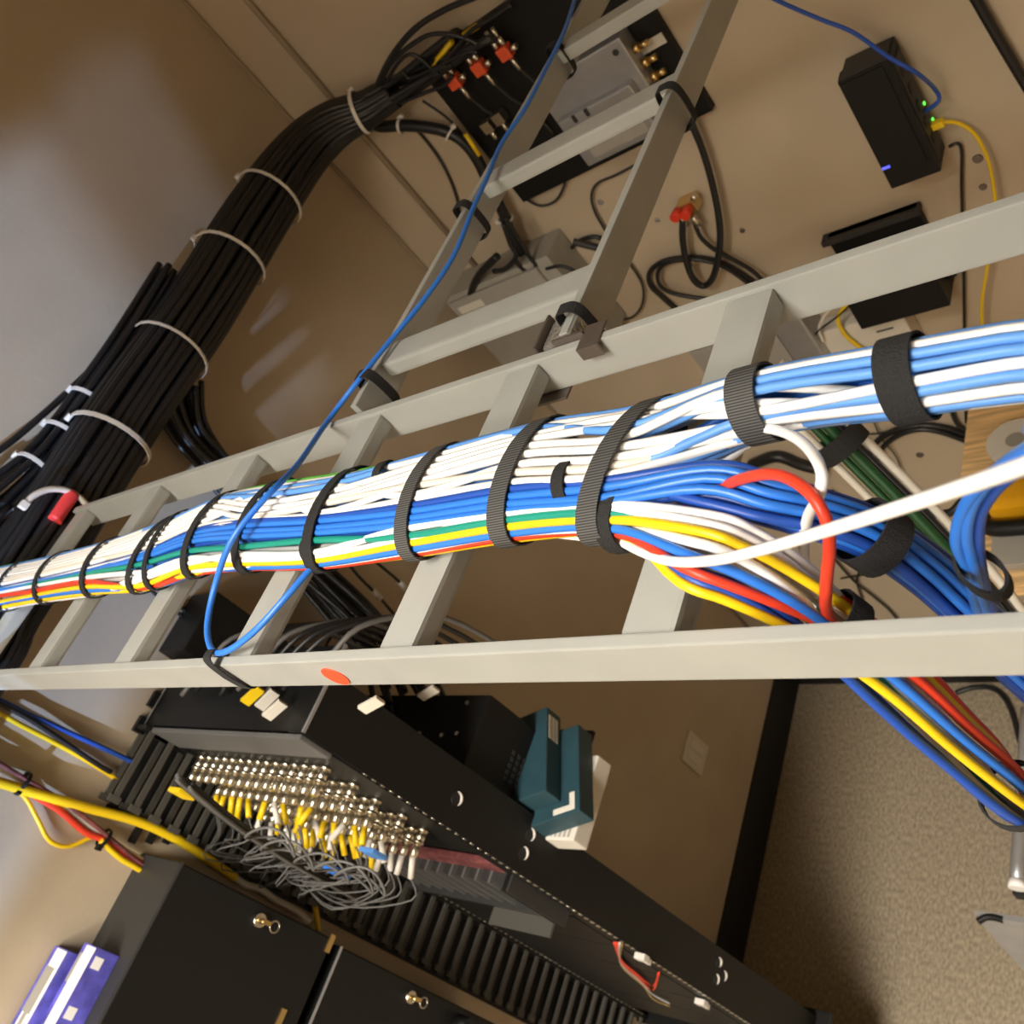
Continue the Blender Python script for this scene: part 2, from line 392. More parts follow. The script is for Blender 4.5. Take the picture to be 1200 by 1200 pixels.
# to the blue drop
bu = [(.52, .50, .44, .42, .42, .44, .46), (.56, .53, .47, .46, .45, .47, .48), (.60, .56, .52, .5, .48, .49, .5), (.64, .6, .55, .54, .51, .5, .5), (.54, .5, .4, .4, .4, .42, .44), (.58, .55, .5, .48, .46, .47, .48), (.48, .46, .42, .44, .44, .45, .46), (.66, .62, .58, .56, .54, .52, .5)]
bd = [(.013, .006), (.007, .009), (.0, .010), (-.007, .009), (-.013, .005), (.010, -.001), (.003, .002), (-.006, .001)]
for i, (u, dd) in enumerate(zip(bu, bd)):
    ins = 0.0 if i < 4 else .006
    add(M_BLUE if i in (1, 2, 3, 5) else M_BLUED, B_, K(s5=u[0], s6=u[1], s7=u[2], s8=u[3], s9=u[4], s10=u[5], s11=u[6], s13=u[6] + .02), ins, 'B', dd)  # darker jackets paint the shade on the blue drop
for i in range(9):
    a = i * 2 * math.pi / 9
    add(M_BLUED if i % 4 else M_BLUE, B_, K(s5=.45 + .02 * i, s9=.35 + .03 * i), .012, 'B', (.009 * math.cos(a) + .002, -.007 + .006 * math.sin(a)))
# to the mixed drop
add(M_WHITE, W_, K(s5=.655, s6=.64, s7=.70, s8=.68, s9=.72, s10=.74, s11=.93, s12=.95, s13=.97), 0, 'M', (.019, .004), post=(.012, -.012))
add(M_TEAL, 'teal green', K(s5=.70, s6=.69, s7=.61, s8=.62, s9=.60, s10=.56, s11=.52, s13=.5), 0, 'M', (.013, -.002), 'teal green network cable in the middle of the strapped bundle', post=(.0, -.013))
add(M_WHITE, W_, K(s5=.685, s6=.72, s7=.76, s8=.75, s9=.66, s10=.69, s11=1.0, s12=1.05, s13=1.06), .001, 'M', (.012, .006), post=(.006, -.010))
add(M_YEL, 'yellow', K(s5=.75, s6=.755, s7=.80, s8=.79, s9=.77, s10=.82, s11=.70, s12=.70, s13=.72), 0, 'M', (.005, .009), post=(.014, .002))
add(M_BLUE, 'mid blue', K(s5=.815, s6=.82, s7=.845, s8=.89, s9=.98, s10=1.0, s11=.78, s12=.75, s13=.74), 0, 'M', (-.010, .0075), post=(-.0015, .009))
add(M_WHITE, W_, K(s5=.855, s6=.865, s7=.885, s8=.86, s9=.83, s10=.63, s11=.57, s12=.55, s13=.55), .001, 'M', (-.002, .0085), post=(-.006, -.010))
add(M_RED, 'red', K(s5=.885, s6=.905, s7=.935, s8=.93, s9=.93, s10=.89, s11=.63, s12=.62, s13=.60), 0, 'M', (-.0165, .004), post=(.007, .008), lab='red network cable along the near edge of the strapped bundle')
add(M_YEL, 'yellow', K(s5=.945, s6=.965, s7=1.05, s8=1.02, s9=.9, s10=.97, s11=.86, s12=.86, s13=.86), 0, 'M', (-.022, -.004), post=(-.0095, .007))
add(M_GREYJ, 'grey', K(s5=.72, s9=.7), .009, 'M', (.009, .001), post=(.003, -.008))
add(M_BLUED, B_, K(s5=.95, s9=.9), .006, 'M', (-.017, -.004), post=(-.0175, .001))
add(M_BLUED, B_, K(s5=.9, s9=.9), .010, 'M', (-.012, -.003), post=(-.013, -.006))
add(M_RED, 'dark red', K(s5=1.06, s9=1.1), .004, 'M', (.012, -.009), post=(.0175, .001), lab='red network cable hidden under the bundle that hangs on the right of the mixed drop')
# the underside
for i in range(9):
    u = 1.08 + i * .10
    add(M_WHITE if i % 3 == 0 else M_BLUE, W_ if i % 3 == 0 else B_, K(s0=u, s13=u), .0, 'R' if i > 3 else 'R')
grp = {W_: 'white cables of the rainbow bundle', BL: 'light blue cables of the rainbow bundle', B_: 'blue cables of the rainbow bundle',
       'cream': None, 'yellow': 'yellow cables of the rainbow bundle', 'mid blue': None, 'grey': None}
for (m, col, d, inset, dest, dr, lab, post) in cabs:
    pts = []
    first = 0 if dest == 'R' else 4
    if dest != 'R':
        line = BLUE_DROP if dest == 'B' else MIX_DROP
        pts = drop_pts(line, dr, post or dr)[::-1]
    if dest == 'R':
        e0 = bp(0, interp(d, 0), inset[0] if isinstance(inset, tuple) else inset); pts = [e0 + Vector((.85, .01, 0)), e0 + Vector((.4, .005, .002))]
    for i in range(first, NS):
        u = interp(d, i) + random.uniform(-.010, .010)
        ins = inset if not isinstance(inset, tuple) else (inset[0] if i <= 3 else inset[1])
        pts.append(bp(i, u, ins))
    e = pts[-1]; pts.append(Vector((XC + .03, e.y - .012, e.z - .004)))
    where = {'R': 'strapped on the ladder and running on to the right', 'B': 'leaving the strapped bundle in the blue drop', 'M': 'leaving the strapped bundle in the mixed colour drop'}[dest]
    cable('network_cable', pts, CR, m, lab or f'{col} network cable {where}', 'cable', f'{col} bundle cables {dest == "R" and "on the ladder" or dest == "B" and "to the blue drop" or "to the mixed drop"}', n=8, sub=5)

# ---- straps around the bundle
def strap_pts(c, w, t, shear=0.0, n=28, tilt=0.0):
    out = []
    for j in range(n):
        a = 2 * math.pi * j / n
        out.append(Vector((c.x + shear * w * math.cos(a) + tilt * t * math.sin(a), c.y + w * math.cos(a), c.z + t * math.sin(a))))
    return out
def band(mb, pts, axis, width, th=.0014):
    """closed strap: loop of points, width along axis, thickness outward"""
    c = sum(pts, Vector()) / len(pts); rings = []
    ax = axis.normalized() * width / 2
    for p in pts:
        o = (p - c); o -= axis.normalized() * o.dot(axis.normalized()); o.normalize()
        rings.append([p - ax, p + ax, p + ax + o * th, p - ax + o * th])
    k = len(mb.v); n = 4; m = len(rings)
    for r in rings: mb.v += [tuple(q) for q in r]
    for i in range(m):
        a = k + i * n; b_ = k + ((i + 1) % m) * n
        for j in range(n):
            mb.f.append([a + j, a + (j + 1) % n, b_ + (j + 1) % n, b_ + j]); mb.sm.append(False)
def at_x(x):
    for i in range(NS - 1):
        a, c = STS[i], STS[i + 1]
        if c['c'].x <= x <= a['c'].x:
            f = (x - a['c'].x) / (c['c'].x - a['c'].x)
            return a['c'].lerp(c['c'], f), a['w'] + (c['w'] - a['w']) * f, a['t'] + (c['t'] - a['t']) * f
    return STS[-1]['c'], STS[-1]['w'], STS[-1]['t']
X_AX = Vector((1, 0, 0))
straps = [(1065, .019, 0, 'wide black hook and loop strap nearest the right end of the bundle'),
          (890, .019, 0, 'wide black ribbed strap around the blue and white cables'),
          (742, .0165, .25, 'slanted black ribbed strap where the bundle splits'),
          (625, .0165, .08, 'black ribbed strap left of the slanted strap'),
          (511, .0145, 0, 'black strap just above the third rung from the right'),
          (400, .0140, .0, 'black strap where the bright green cable passes under, near the loose blue cable end'),
          (315, .0120, 0, 'black strap around the bundle right of the loose blue cable'),
          (252, .0120, 0, 'black strap around the bundle left of the loose blue cable'),
          (188, .0110, .15, 'left strap of the close pair on the bundle'),
          (203, .0090, -.1, 'right strap of the close pair on the bundle'),
          (125, .0110, 0, 'black strap around the bundle between the pair and the black coax'),
          (68, .0100, .05, 'black strap on the bundle by the green cable end'),
          (22, .0100, .05, 'black strap around the bundle at the far left')]
def x_for(px):
    for i in range(len(ST) - 1):
        if ST[i][0] >= px >= ST[i + 1][0]:
            f = (ST[i][0] - px) / (ST[i][0] - ST[i + 1][0]); return STS[i]['c'].x + (STS[i + 1]['c'].x - STS[i]['c'].x) * f
for px, wd, sh, lab in straps:
    c, w, t = at_x(x_for(px)); ms = M_RIB if px in (742, 625, 511, 890) else M_VEL
    b = MB(); band(b, strap_pts(c, w + .0020, t + .0020, sh), X_AX, wd)
    if px == 742:
        root = empty('cable_strap', c, lab, 'strap')
        part(b, 'strap_loop', M_RIB, root)
        q = MB(); band(q, strap_pts(Vector((c.x + .004, c.y - w * .66, c.z - t * .25)), .0205, .0215, .35, 20), X_AX, .012, .0016)
        part(q, 'strap_fold', M_VEL, root)
    else:
        setp(b.build('cable_strap', ms), lab, 'strap', 'straps around the rainbow bundle')
# inner short straps on sub groups
for px, py, rw, rt, wd, lab in ((451, 556, .012, .008, .010, 'short black strap binding only the far cables of the bundle'),
                                (668, 566, .015, .012, .010, 'short grey ribbed strap binding blue cables between two straps'),
                                (371, 645, .012, .013, .012, 'folded black strap loop at the near edge beside the loose blue cable')):
    c = P(px, py, z=-.338)
    if py > 600: c = P(px, py, z=-.348)
    b = MB(); band(b, strap_pts(c, rw, rt, 0, 20), X_AX, wd)
    setp(b.build('cable_strap', M_VEL), lab, 'strap', 'short straps in the rainbow bundle')
# straps around the drops
def ring_on(name, line, i, f, r, wd, lab, m=None, grp_=None, cat='strap'):
    p = line[i].lerp(line[i + 1], f); tg = (line[i + 1] - line[i]).normalized()
    s = tg.cross(Vector((0, 0, 1))).normalized(); u = s.cross(tg)
    pts = [p + (s * math.cos(a) + u * math.sin(a)) * r for a in [2 * math.pi * j / 24 for j in range(24)]]
    b = MB(); band(b, pts, tg, wd); return setp(b.build(name, m or M_VEL), lab, cat, grp_)
ring_on('cable_strap', BLUE_DROP, 3, .05, .0195, .019, 'black strap around the blue cable drop', grp_='drop straps')
ring_on('cable_strap', MIX_DROP, 2, .92, .0195, .014, 'black strap on the mixed colour drop behind the near rail', grp_='drop straps')
ring_on('cable_strap', MIX_DROP, 6, .0, .0205, .007, 'thin strap on the mixed colour drop below the near rail', grp_='drop straps')

# ---- loose cables by the bundle
cable('network_cable', PZ([(650, 600, -.366), (705, 622, -.366), (750, 646, -.356), (790, 658, -.345), (840, 656, -.335), (900, 642, -.32), (1000, 612, -.29), (1100, 580, -.262), (1200, 546, -.235), (1320, 500, -.20), (1500, 430, -.16), (1900, 270, -.10)]), .0030, M_WHITE,
      'loose white network cable sweeping across to the right above the drops')
cable('network_cable', PZ([(860, 500, -.355), (905, 503, -.352), (940, 518, -.335), (962, 550, -.325), (960, 580, -.335), (947, 606, -.365), (942, 640, -.40), (946, 675, -.425), (962, 712, -.44), (990, 745, -.45)]), .0031, M_WHITE,
      'short white cable curling down into the blue drop')
cable('network_cable', PZ([(800, 600, -.365), (836, 577, -.355), (870, 561, -.34), (910, 556, -.330), (945, 574, -.327), (967, 606, -.335), (972, 640, -.355), (968, 690, -.385), (972, 725, -.41), (1010, 772, -.44)]), .0033, M_RED,
      'red network cable arching over the blue drop')
cable('network_cable', PZ([(675, -5, -.362), (662, 35, -.362), (640, 80, -.362), (616, 126, -.362), (588, 168, -.362), (571, 208, -.360), (555, 243, -.360), (532, 299, -.364), (497, 351, -.364), (454, 403, -.362), (423, 442, -.360), (385, 492, -.364), (350, 543, -.338), (322, 572, -.318),
       (292, 605, -.316), (268, 640, -.322), (251, 690, -.345), (243, 735, -.358), (249, 762, -.362), (268, 762, -.360), (300, 738, -.354), (335, 700, -.35), (366, 665, -.352), (395, 640, -.36)]), .0030, M_BLUE,
      'blue network cable lying along the branch ladder and looping over the bundle', n=10, sub=6)
for k, off in enumerate(((0, 0), (-9, 7), (10, 4), (4, -6), (-4, 12))):
    pts = [(1330, 470, -.24), (1250, 505, -.27), (1195, 535 , -.30), (1160, 562, -.32), (1138, 595, -.345), (1133, 630, -.37), (1142, 665, -.40), (1150, 700, -.44), (1165, 740, -.50), (1200, 800, -.6)]
    sc_ = [1.6, 1.6, 1.5, 1.3, 1.2, 1.3, .75, .8, 1, 1]
    b0 = P(1330 + off[0] * 1.6, 470 + off[1] * 1.3, z=-.24)
    cable('network_cable', [b0 + Vector((.6, .03, -.09)), b0 + Vector((.25, .02, -.03))] + PZ([(a + off[0] * s, b_ + off[1] * s * .8, z - .004 * k) for (a, b_, z), s in zip(pts, sc_)]), .0031, (M_BLUE, M_BLUE, M_BLUED, M_BLUEL, M_BLUE)[k],
          'bright blue network cable looping down from the right to the round strap', 'cable', 'blue cables looping in from the right')
c = P(1152, 672, z=-.405)
b = MB(); band(b, [c + (right * math.cos(a) * .0105 + Vector((right.y, -right.x, 0)).normalized() * math.sin(a) * .0115 + Vector((0, 0, -.004 * math.sin(a)))) for a in [2 * math.pi * j / 24 for j in range(24)]], Vector((0.1, -.25, 1)), .011, .002)
setp(b.build('cable_strap', M_VEL), 'round black strap gathering the bright blue loops at the right', 'strap')
# strap holding the loose blue cable to the near rail
def rail_strap(name, cx, cy, along, wd, lab, bulge=.009, tall=None, top=.008):
    a = Vector((0, 1, 0)) if along == 'x' else Vector((1, 0, 0))
    hw = RT / 2 + .003; zc = LT - RH / 2 + top / 2; hh = RH / 2 + .003 + top / 2
    pts = []
    for j in range(28):
        q = 2 * math.pi * j / 28; cs, sn = math.cos(q), math.sin(q)
        e = .55
        ox = math.copysign(abs(cs) ** e, cs) * (hw + (bulge if cs > 0 and along == 'y' else 0)); oz = math.copysign(abs(sn) ** e, sn) * hh
        pts.append(Vector((cx, cy, zc)) + a * ox + Vector((0, 0, oz)))
    b = MB(); band(b, pts, Vector((1, 0, 0)) if along == 'x' else Vector((0, 1, 0)), wd)
    return setp(b.build(name, M_VEL), lab, 'strap')
pz = P(257, 775, z=-.37); rail_strap('cable_strap', pz.x, Y0 + RT / 2, 'x', .012, 'black strap tying the blue cable loop to the near rail', top=.009)
for px, py, xr, lab in ((664, 52, LX0, 'black strap on the branch rail beside the grey amplifier'), (563, 238, LX0, 'black strap on the branch rail left of the second branch rung'),
                        (449, 440, LX0, 'black strap on the branch rail end near the loose blue cable'), (800, 104, LX1 - RT, 'black strap on the branch rail beside the black board corner'),
                        (687, 366, LX1 - RT, 'black strap on the branch rail end above the junction clamp')):
    q = P(px, py, z=-.37); rail_strap('cable_strap', xr + RT / 2, max(q.y, .566), 'y', .013, lab)

# ------------------------------------------------------------------ black coax bundle along the left wall
random.seed(11)
axis = [P(-70, 830, x=-1.60), P(0, 712, x=-1.60), P(60, 622, x=-1.605), P(150, 482, x=-1.61), P(230, 368, x=-1.615), P(300, 255, x=-1.60), P(352, 182, x=-1.58), P(392, 146, x=-1.52), P(430, 128, x=-1.45), P(462, 108, x=-1.38)]
axis.insert(0, axis[0] + Vector((0, -.9, .02)))
rad = [.060, .060, .062, .064, .064, .066, .064, .056, .045, .034, .026]
def along(axis, rad, ang, f, jit=.0):
    out = []
    for i, (p, r) in enumerate(zip(axis, rad)):
        tg = (axis[min(i + 1, len(axis) - 1)] - axis[max(i - 1, 0)]).normalized()
        s = tg.cross(Vector((0, 0, 1))).normalized(); u = s.cross(tg)
        a = ang + random.uniform(-jit, jit)
        out.append(p + (s * math.cos(a) + u * math.sin(a)) * (r * f))
    return out
heads = [P(520, 84, y=1.59), P(548, 66, y=1.59), P(578, 47, y=1.59), P(512, 60, y=1.60), P(540, 40, y=1.60), P(505, 92, y=1.61)]
for i in range(26):
    pts = along(axis, rad, 2 * math.pi * i / 26, .90, .07)
    hd = heads[i % 6]
    if i % 4 == 0: pts.append(hd + Vector((-.02, -.01, .01))); pts.append(hd)
    cable('coax_cable', pts, .0075, M_BLK, 'black coax cable on the outside of the thick black bundle', 'cable', 'coax cables of the thick black bundle', n=7, sub=5)
for i in range(10):
    cable('coax_cable', along(axis, rad, 2 * math.pi * i / 10 + .2, .62, .12), .011, M_BLK, 'black coax cable inside the thick black bundle', 'cable', 'coax cables inside the thick black bundle', n=7, sub=4)
# the smaller bundle that joins it on the left, and single strays
ax2 = [P(-60, 640, x=-1.66), P(0, 588, x=-1.66), P(45, 545, x=-1.66), P(80, 500, x=-1.66), P(112, 455, x=-1.655), P(150, 400, x=-1.65), P(200, 320, x=-1.645)]
ax2.insert(0, ax2[0] + Vector((0, -.8, .05)))
for i in range(12):
    a = 2 * math.pi * i / 12
    cable('coax_cable', along(ax2, [.040, .040, .036, .028, .025, .025, .026, .026], a, 1.0 if i % 2 else .62, .1), .0062, M_BLK, 'black coax cable of the smaller bundle joining from the left', 'cable', 'coax cables of the smaller black bundle', n=7, sub=4)
cable('coax_cable', PL([(-200, 700), (-100, 608), (-20, 542), (20, 512), (70, 468), (120, 420), (170, 370), (215, 320), (262, 262), (300, 215), (335, 170)], x=-1.69), .006, M_BLK, 'single black cable sagging beside the lit wall patch')
# white nylon ties
def tie_ring(line, i, f, r, wd, lab, grp_=None, m=None, th=.002):
    p = line[i].lerp(line[i + 1], f); tg = (line[i + 1] - line[i]).normalized()
    s = tg.cross(Vector((0, 0, 1))).normalized(); u = s.cross(tg)
    root = empty('cable_tie', p, lab, 'cable tie', grp_)
    b = MB(); band(b, [p + (s * math.cos(a) + u * math.sin(a)) * r for a in [2 * math.pi * j / 22 for j in range(22)]], tg, wd, th); part(b, 'tie_strap', m or M_TIE, root)
    q = p + (s * -.3 + u * .95).normalized() * (r + .003)
    b = MB(); b.box((-.006, -.005, -.004), (.006, .005, .004), Matrix.Rotation(random.uniform(0, 2), 3, 'Z'), q); part(b, 'tie_head', m or M_TIE, root)
    return root
tie_ring(axis, 5, .55, .073, .006, 'white cable tie on the thick black bundle above the lit patch edge')
tie_ring(axis, 6, .3, .070, .006, 'second white cable tie from the wall corner on the black bundle')
tie_ring(axis, 8, .8, .043, .008, 'white cable tie where the black bundle meets the corner')
tie_ring(axis, 3, .75, .072, .008, 'wide white cable tie on the black bundle by the far rail end')
tie_ring(axis, 4, .6, .0725, .005, 'short white cable tie halfway along the black bundle')
tie_ring(ax2, 2, .9, .034, .007, 'lowest white tie on the smaller black bundle', 'ties on the smaller bundle')
tie_ring(ax2, 3, .8, .032, .007, 'middle white tie on the smaller black bundle', 'ties on the smaller bundle')
tie_ring(ax2, 4, .7, .031, .007, 'upper white tie on the smaller black bundle', 'ties on the smaller bundle')
hp = P(66, 590, x=-1.56)
root = empty('cable_tie', hp, 'tall grey tie hoop over the black bundle beside the red tape', 'cable tie')
b = MB(); b.tube(PL([(30, 592), (38, 582), (55, 574), (75, 574), (92, 582), (105, 598), (100, 612), (86, 632), (72, 655)], x=-1.535), .005, 8, 4); part(b, 'tie_strap', M_TIE, root)
b = MB(); q = P(28, 592, x=-1.535); b.box(tuple(q - Vector((.006, .006, .006))), tuple(q + Vector((.006, .006, .006)))); part(b, 'tie_head', M_TIE, root, .001)
b = MB(); b.tube(PL([(86, 578), (76, 592), (64, 610)], x=-1.538), .0115, 12, 4)
setp(b.build('tape_marker', M_REDT), 'red tape wrapped around a cable of the black bundle', 'tape')
# the branch that drops behind the ladder to the relay rack
ax3 = [P(205, 455, x=-1.66), P(222, 505, x=-1.68), P(260, 555, x=-1.68), P(310, 615, x=-1.67), P(365, 672, x=-1.66), P(410, 718, x=-1.62), P(448, 765, x=-1.56), P(470, 800, x=-1.48), P(480, 830, x=-1.42)]
for i in range(12):
    a = 2 * math.pi * i / 12
    pts = along(ax3, [.05, .035, .03, .03, .034, .044, .045, .06, .07], a, 1.0 if i % 2 else .6, .15)
    cable('coax_cable', pts, .006, M_BLK, 'black cable dropping from the wall bundle to the back of the relay rack', 'cable', 'cables dropping to the relay rack', n=7, sub=4)
for k, (pl, lab) in enumerate((([(400, 650), (420, 675), (437, 692), (455, 712), (475, 740), (490, 790)], 'thin dark cable with a white tag by the black drop'), ([(430, 650), (452, 668), (468, 682), (485, 700), (497, 725), (501, 756), (500, 800)], 'thin dark cable with a white tag nearest the rung'))):
    root = empty('tagged_cable', P(*pl[0], x=-1.62), lab, 'cable')
    b = MB(); b.tube(PL(pl, x=-1.62), .0035, 7, 4); part(b, 'cord', M_BLK, root)
    b = MB(); a0, a1 = P(*pl[2], x=-1.62), P(*pl[2], x=-1.62) + (P(*pl[3], x=-1.62) - P(*pl[2], x=-1.62)) * .5
    b.cyl(a0, a1, .0065, 10); part(b, 'tag', M_TIE, root)
cable('thin_cable', PL([(405, 690), (402, 715), (392, 740), (380, 762), (375, 800)], x=-1.7), .003, M_BLK, 'thin black cord hanging left of the black drop')
for k in range(2):
    cable('thin_cable', PL([(165, 672 + 9 * k), (195, 698 + 9 * k), (232, 728 + 9 * k), (270, 760 + 9 * k)], x=-1.708), .004, M_BLK, 'thin black cord on the left wall behind the main ladder', 'cable', 'twin cords on the left wall')
for k in range(2):
    cable('thin_cable', PL([(670 + 10 * k, 440), (680 + 10 * k, 452), (692 + 10 * k, 470)], x=-1.708), .004, M_GREYJ, 'grey cord on the left wall under the far rail', 'cable', 'grey cords under the far rail')
# black wall box under the ladder
t = empty('wall_box', (-1.66, .54, H(-.85)), 'flat black box on the left wall above the relay rack', 'wall box')
part(box((XC, .475, H(-1.15)), (-1.62, .60, H(-.69))), 'housing', M_BLKP, t, .004)
part(box((-1.69, .455, H(-.735)), (-1.66, .475, H(-.715))), 'latch', M_BLKP, t, .002)

# ------------------------------------------------------------------ things on the back wall
def wbox(pts, depth, gap=0.0):
    """extent on the wall from pixels read on the front face"""
    q = PL(pts, y=YA - depth)
    return min(p.x for p in q), max(p.x for p in q), min(p.z for p in q), max(p.z for p in q)
bx0, bx1, bz0, bz1 = -1.325, -.838, H(-.722), H(-.36)
board = setp(box((bx0, YA - .02, bz0), (bx1, YA - .001, bz1)).build('splitter_board', M_BLKP, None, .002), 'black backboard on the wall carrying splitters and a grey amplifier', 'board')
YB = YA - .021
# grey amplifier
q = PL([(640, 150), (652, 95), (722, 46), (742, 100)], y=YB - .055)
ax0, ax1 = min(p.x for p in q) + .02, max(p.x for p in q) - .0; az1 = P(722, 48, y=YB - .055).z; az0 = az1 - .19
amp = empty('amplifier', ((ax0 + ax1) / 2, YB, az0), 'grey amplifier housing on the black board', 'amplifier')
part(box((ax0, YB - .045, az0), (ax1, YB, az1)), 'body', M_ALU, amp, .004)
part(box((ax0 + .015, YB - .066, az0 + .008), (ax1 - .02, YB - .045, az1 - .075)), 'lid', M_ALU, amp, .004)
part(box((ax0 + .04, YB - .068, az0 + .02), (ax1 - .035, YB - .066, az1 - .10)), 'lid_panel', M_GBOX, amp)
b = MB(); b.cyl((ax1 - .02, YB - .047, az1 - .02), (ax1 - .02, YB - .044, az1 - .02), .006, 12); part(b, 'screw', M_BLKG, amp)
for k in range(4):
    b = MB(); zz = az1 - .04 - .03 * k; b.cyl((ax1, YB - .022, zz), (ax1 + .012, YB - .022, zz), .009, 6); b.cyl((ax1 + .012, YB - .022, zz), (ax1 + .03, YB - .022, zz), .006, 10)
    part(b, 'port', M_BRASS, amp)
for k in range(2):
    part(box((ax0 + .05 + .03 * k, YB - .07, az1 - .09), (ax0 + .056 + .03 * k, YB - .066, az1 - .075)), 'catch', M_BLKG, amp)
lp = P(762, 53, y=YB - .002)
b = MB(); b.box((lp.x - .030, YB - .002, lp.z - .010), (lp.x + .030, YB, lp.z + .010)); setp(b.build('paper_label', M_OFFW), 'blank white label on the black board right of the amplifier', 'label')
# splitter fittings with red caps
for k, (px, py) in enumerate(((533, 96), (562, 80), (592, 62))):
    c = P(px, py, y=YB - .035)
    lab = ('left', 'middle', 'right')[k] + ' coax fitting with a red block on the black board'
    t = empty('coax_fitting', c, lab, 'fitting', 'coax fittings with red blocks')
    b = MB(); b.box((c.x - .013, c.y - .008, c.z - .012), (c.x + .013, c.y + .012, c.z + .013)); part(b, 'red_block', M_ORED, t, .002)
    b = MB(); b.cyl((c.x - .004, c.y + .010, c.z), (c.x - .004, YB, c.z), .006, 10); part(b, 'standoff', M_STEEL, t)
    for s in (-.008, .008):
        b = MB(); b.cyl((c.x + s, c.y, c.z + .013), (c.x + s, c.y, c.z + .03), .006, 6); b.cyl((c.x + s, c.y, c.z + .03), (c.x + s, c.y, c.z + .05), .0042, 10); part(b, 'connector', M_STEEL, t)
    b = MB(); b.cyl((c.x + .013, c.y, c.z), (c.x + .030, c.y, c.z), .006, 8); part(b, 'side_port', M_STEEL, t)
    b = MB(); b.cyl((c.x + .004, c.y, c.z - .012), (c.x + .006, c.y, c.z - .040), .0045, 10); part(b, 'tail_connector', M_STEEL, t)
    cable('thin_coax', [Vector((c.x + .006, c.y, c.z - .038)), Vector((c.x + .010, c.y + .01, c.z - .08)), Vector((c.x + .02, YB - .008, c.z - .13)), Vector((c.x + .03, YB - .008, c.z - .19))], .003, M_BLKG,
          ('left', 'middle', 'right')[k] + ' thin dark coax hanging from a red fitting', 'cable')
for k, (px, py) in enumerate(((572, 148), (585, 138))):
    c = P(px, py, y=YB - .02); t = empty('coax_splitter', c, 'small nickel coax splitter at the board edge, ' + ('lower' if k == 0 else 'upper'), 'splitter')
    b = MB(); b.box(tuple(c - Vector((.012, .008, .012))), tuple(c + Vector((.012, .015, .012)))); part(b, 'body', M_STEEL, t, .002)
    b = MB(); b.cyl(c + Vector((0, -.002, -.012)), c + Vector((0, -.002, -.03)), .005, 8); part(b, 'port', M_STEEL, t)
# paper flags and black leads above the fittings
for k, (a, c) in enumerate((((505, 80), (530, 48)), ((543, 42), (560, 30)), ((545, 157), (562, 182)))):
    p0, p1 = P(*a, y=1.585), P(*c, y=1.585)
    b = MB(); b.tube([p0, p1], .006, 4, 2); setp(b.build('cable_flag', M_YEL), ('long yellow flag on a lead left of the red fittings', 'short yellow flag above the red fittings', 'narrow yellow flag on the black branch by the board edge')[k], 'cable tag')
leads = [([(430, 132), (440, 105), (458, 68), (485, 35), (520, 12), (560, -5), (600, -25)], .006, 'thick black lead arching up along the corner'),
         ([(440, 118), (452, 85), (470, 62), (500, 42), (525, 40), (548, 46), (560, 52)], .0045, 'black lead looping above the yellow flag'),
         ([(445, 112), (462, 80), (478, 64), (492, 68), (505, 80), (515, 88)], .004, 'thin black lead bending to the left red fitting'),
         ([(450, 122), (480, 104), (505, 88), (530, 62), (552, 36), (575, 22), (600, 5)], .0045, 'black lead running up behind the red fittings'),
         ([(448, 125), (470, 112), (492, 100), (512, 82), (530, 76)], .004, 'short black lead entering the left fitting'),
         ([(446, 130), (475, 118), (500, 108), (520, 100), (530, 88)], .004, 'lowest black lead by the left fitting'),
         ([(456, 100), (472, 85), (480, 92), (500, 84), (545, 62), (560, 62)], .004, 'black lead crossing to the middle fitting')]
for pl, r, lab in leads: cable('coax_cable', PL(pl, y=1.575), r, M_BLK, lab)
br = PL([(425, 140), (445, 148), (470, 147), (500, 149), (525, 155), (545, 168), (560, 188), (575, 220), (590, 250), (603, 282), (622, 308), (640, 318)], y=1.60)
cable('coax_branch', br, .0125, M_BLK, 'thick black cable branch curving from the corner under the board', n=10)
b_ = br
tie_ring(br, 2, .0, .015, .006, 'white tie on the black branch near the corner')
tie_ring(br, 4, .1, .015, .004, 'white tie on the black branch near the yellow flag')
tie_ring(br, 8, .2, .016, .005, 'grey tie on the black branch between the branch ladder rails')
cable('thin_cable', PL([(488, 152), (505, 172), (520, 195), (532, 222), (538, 248), (535, 280)], y=YA - .006), .0035, M_BLKG, 'thin dark cord below the black branch near the corner')
cable('thin_cable', PL([(495, 118), (520, 135), (540, 155), (555, 180)], y=YA - .03), .003, M_BLK, 'thin dark cord beside the yellow flag at the board edge')
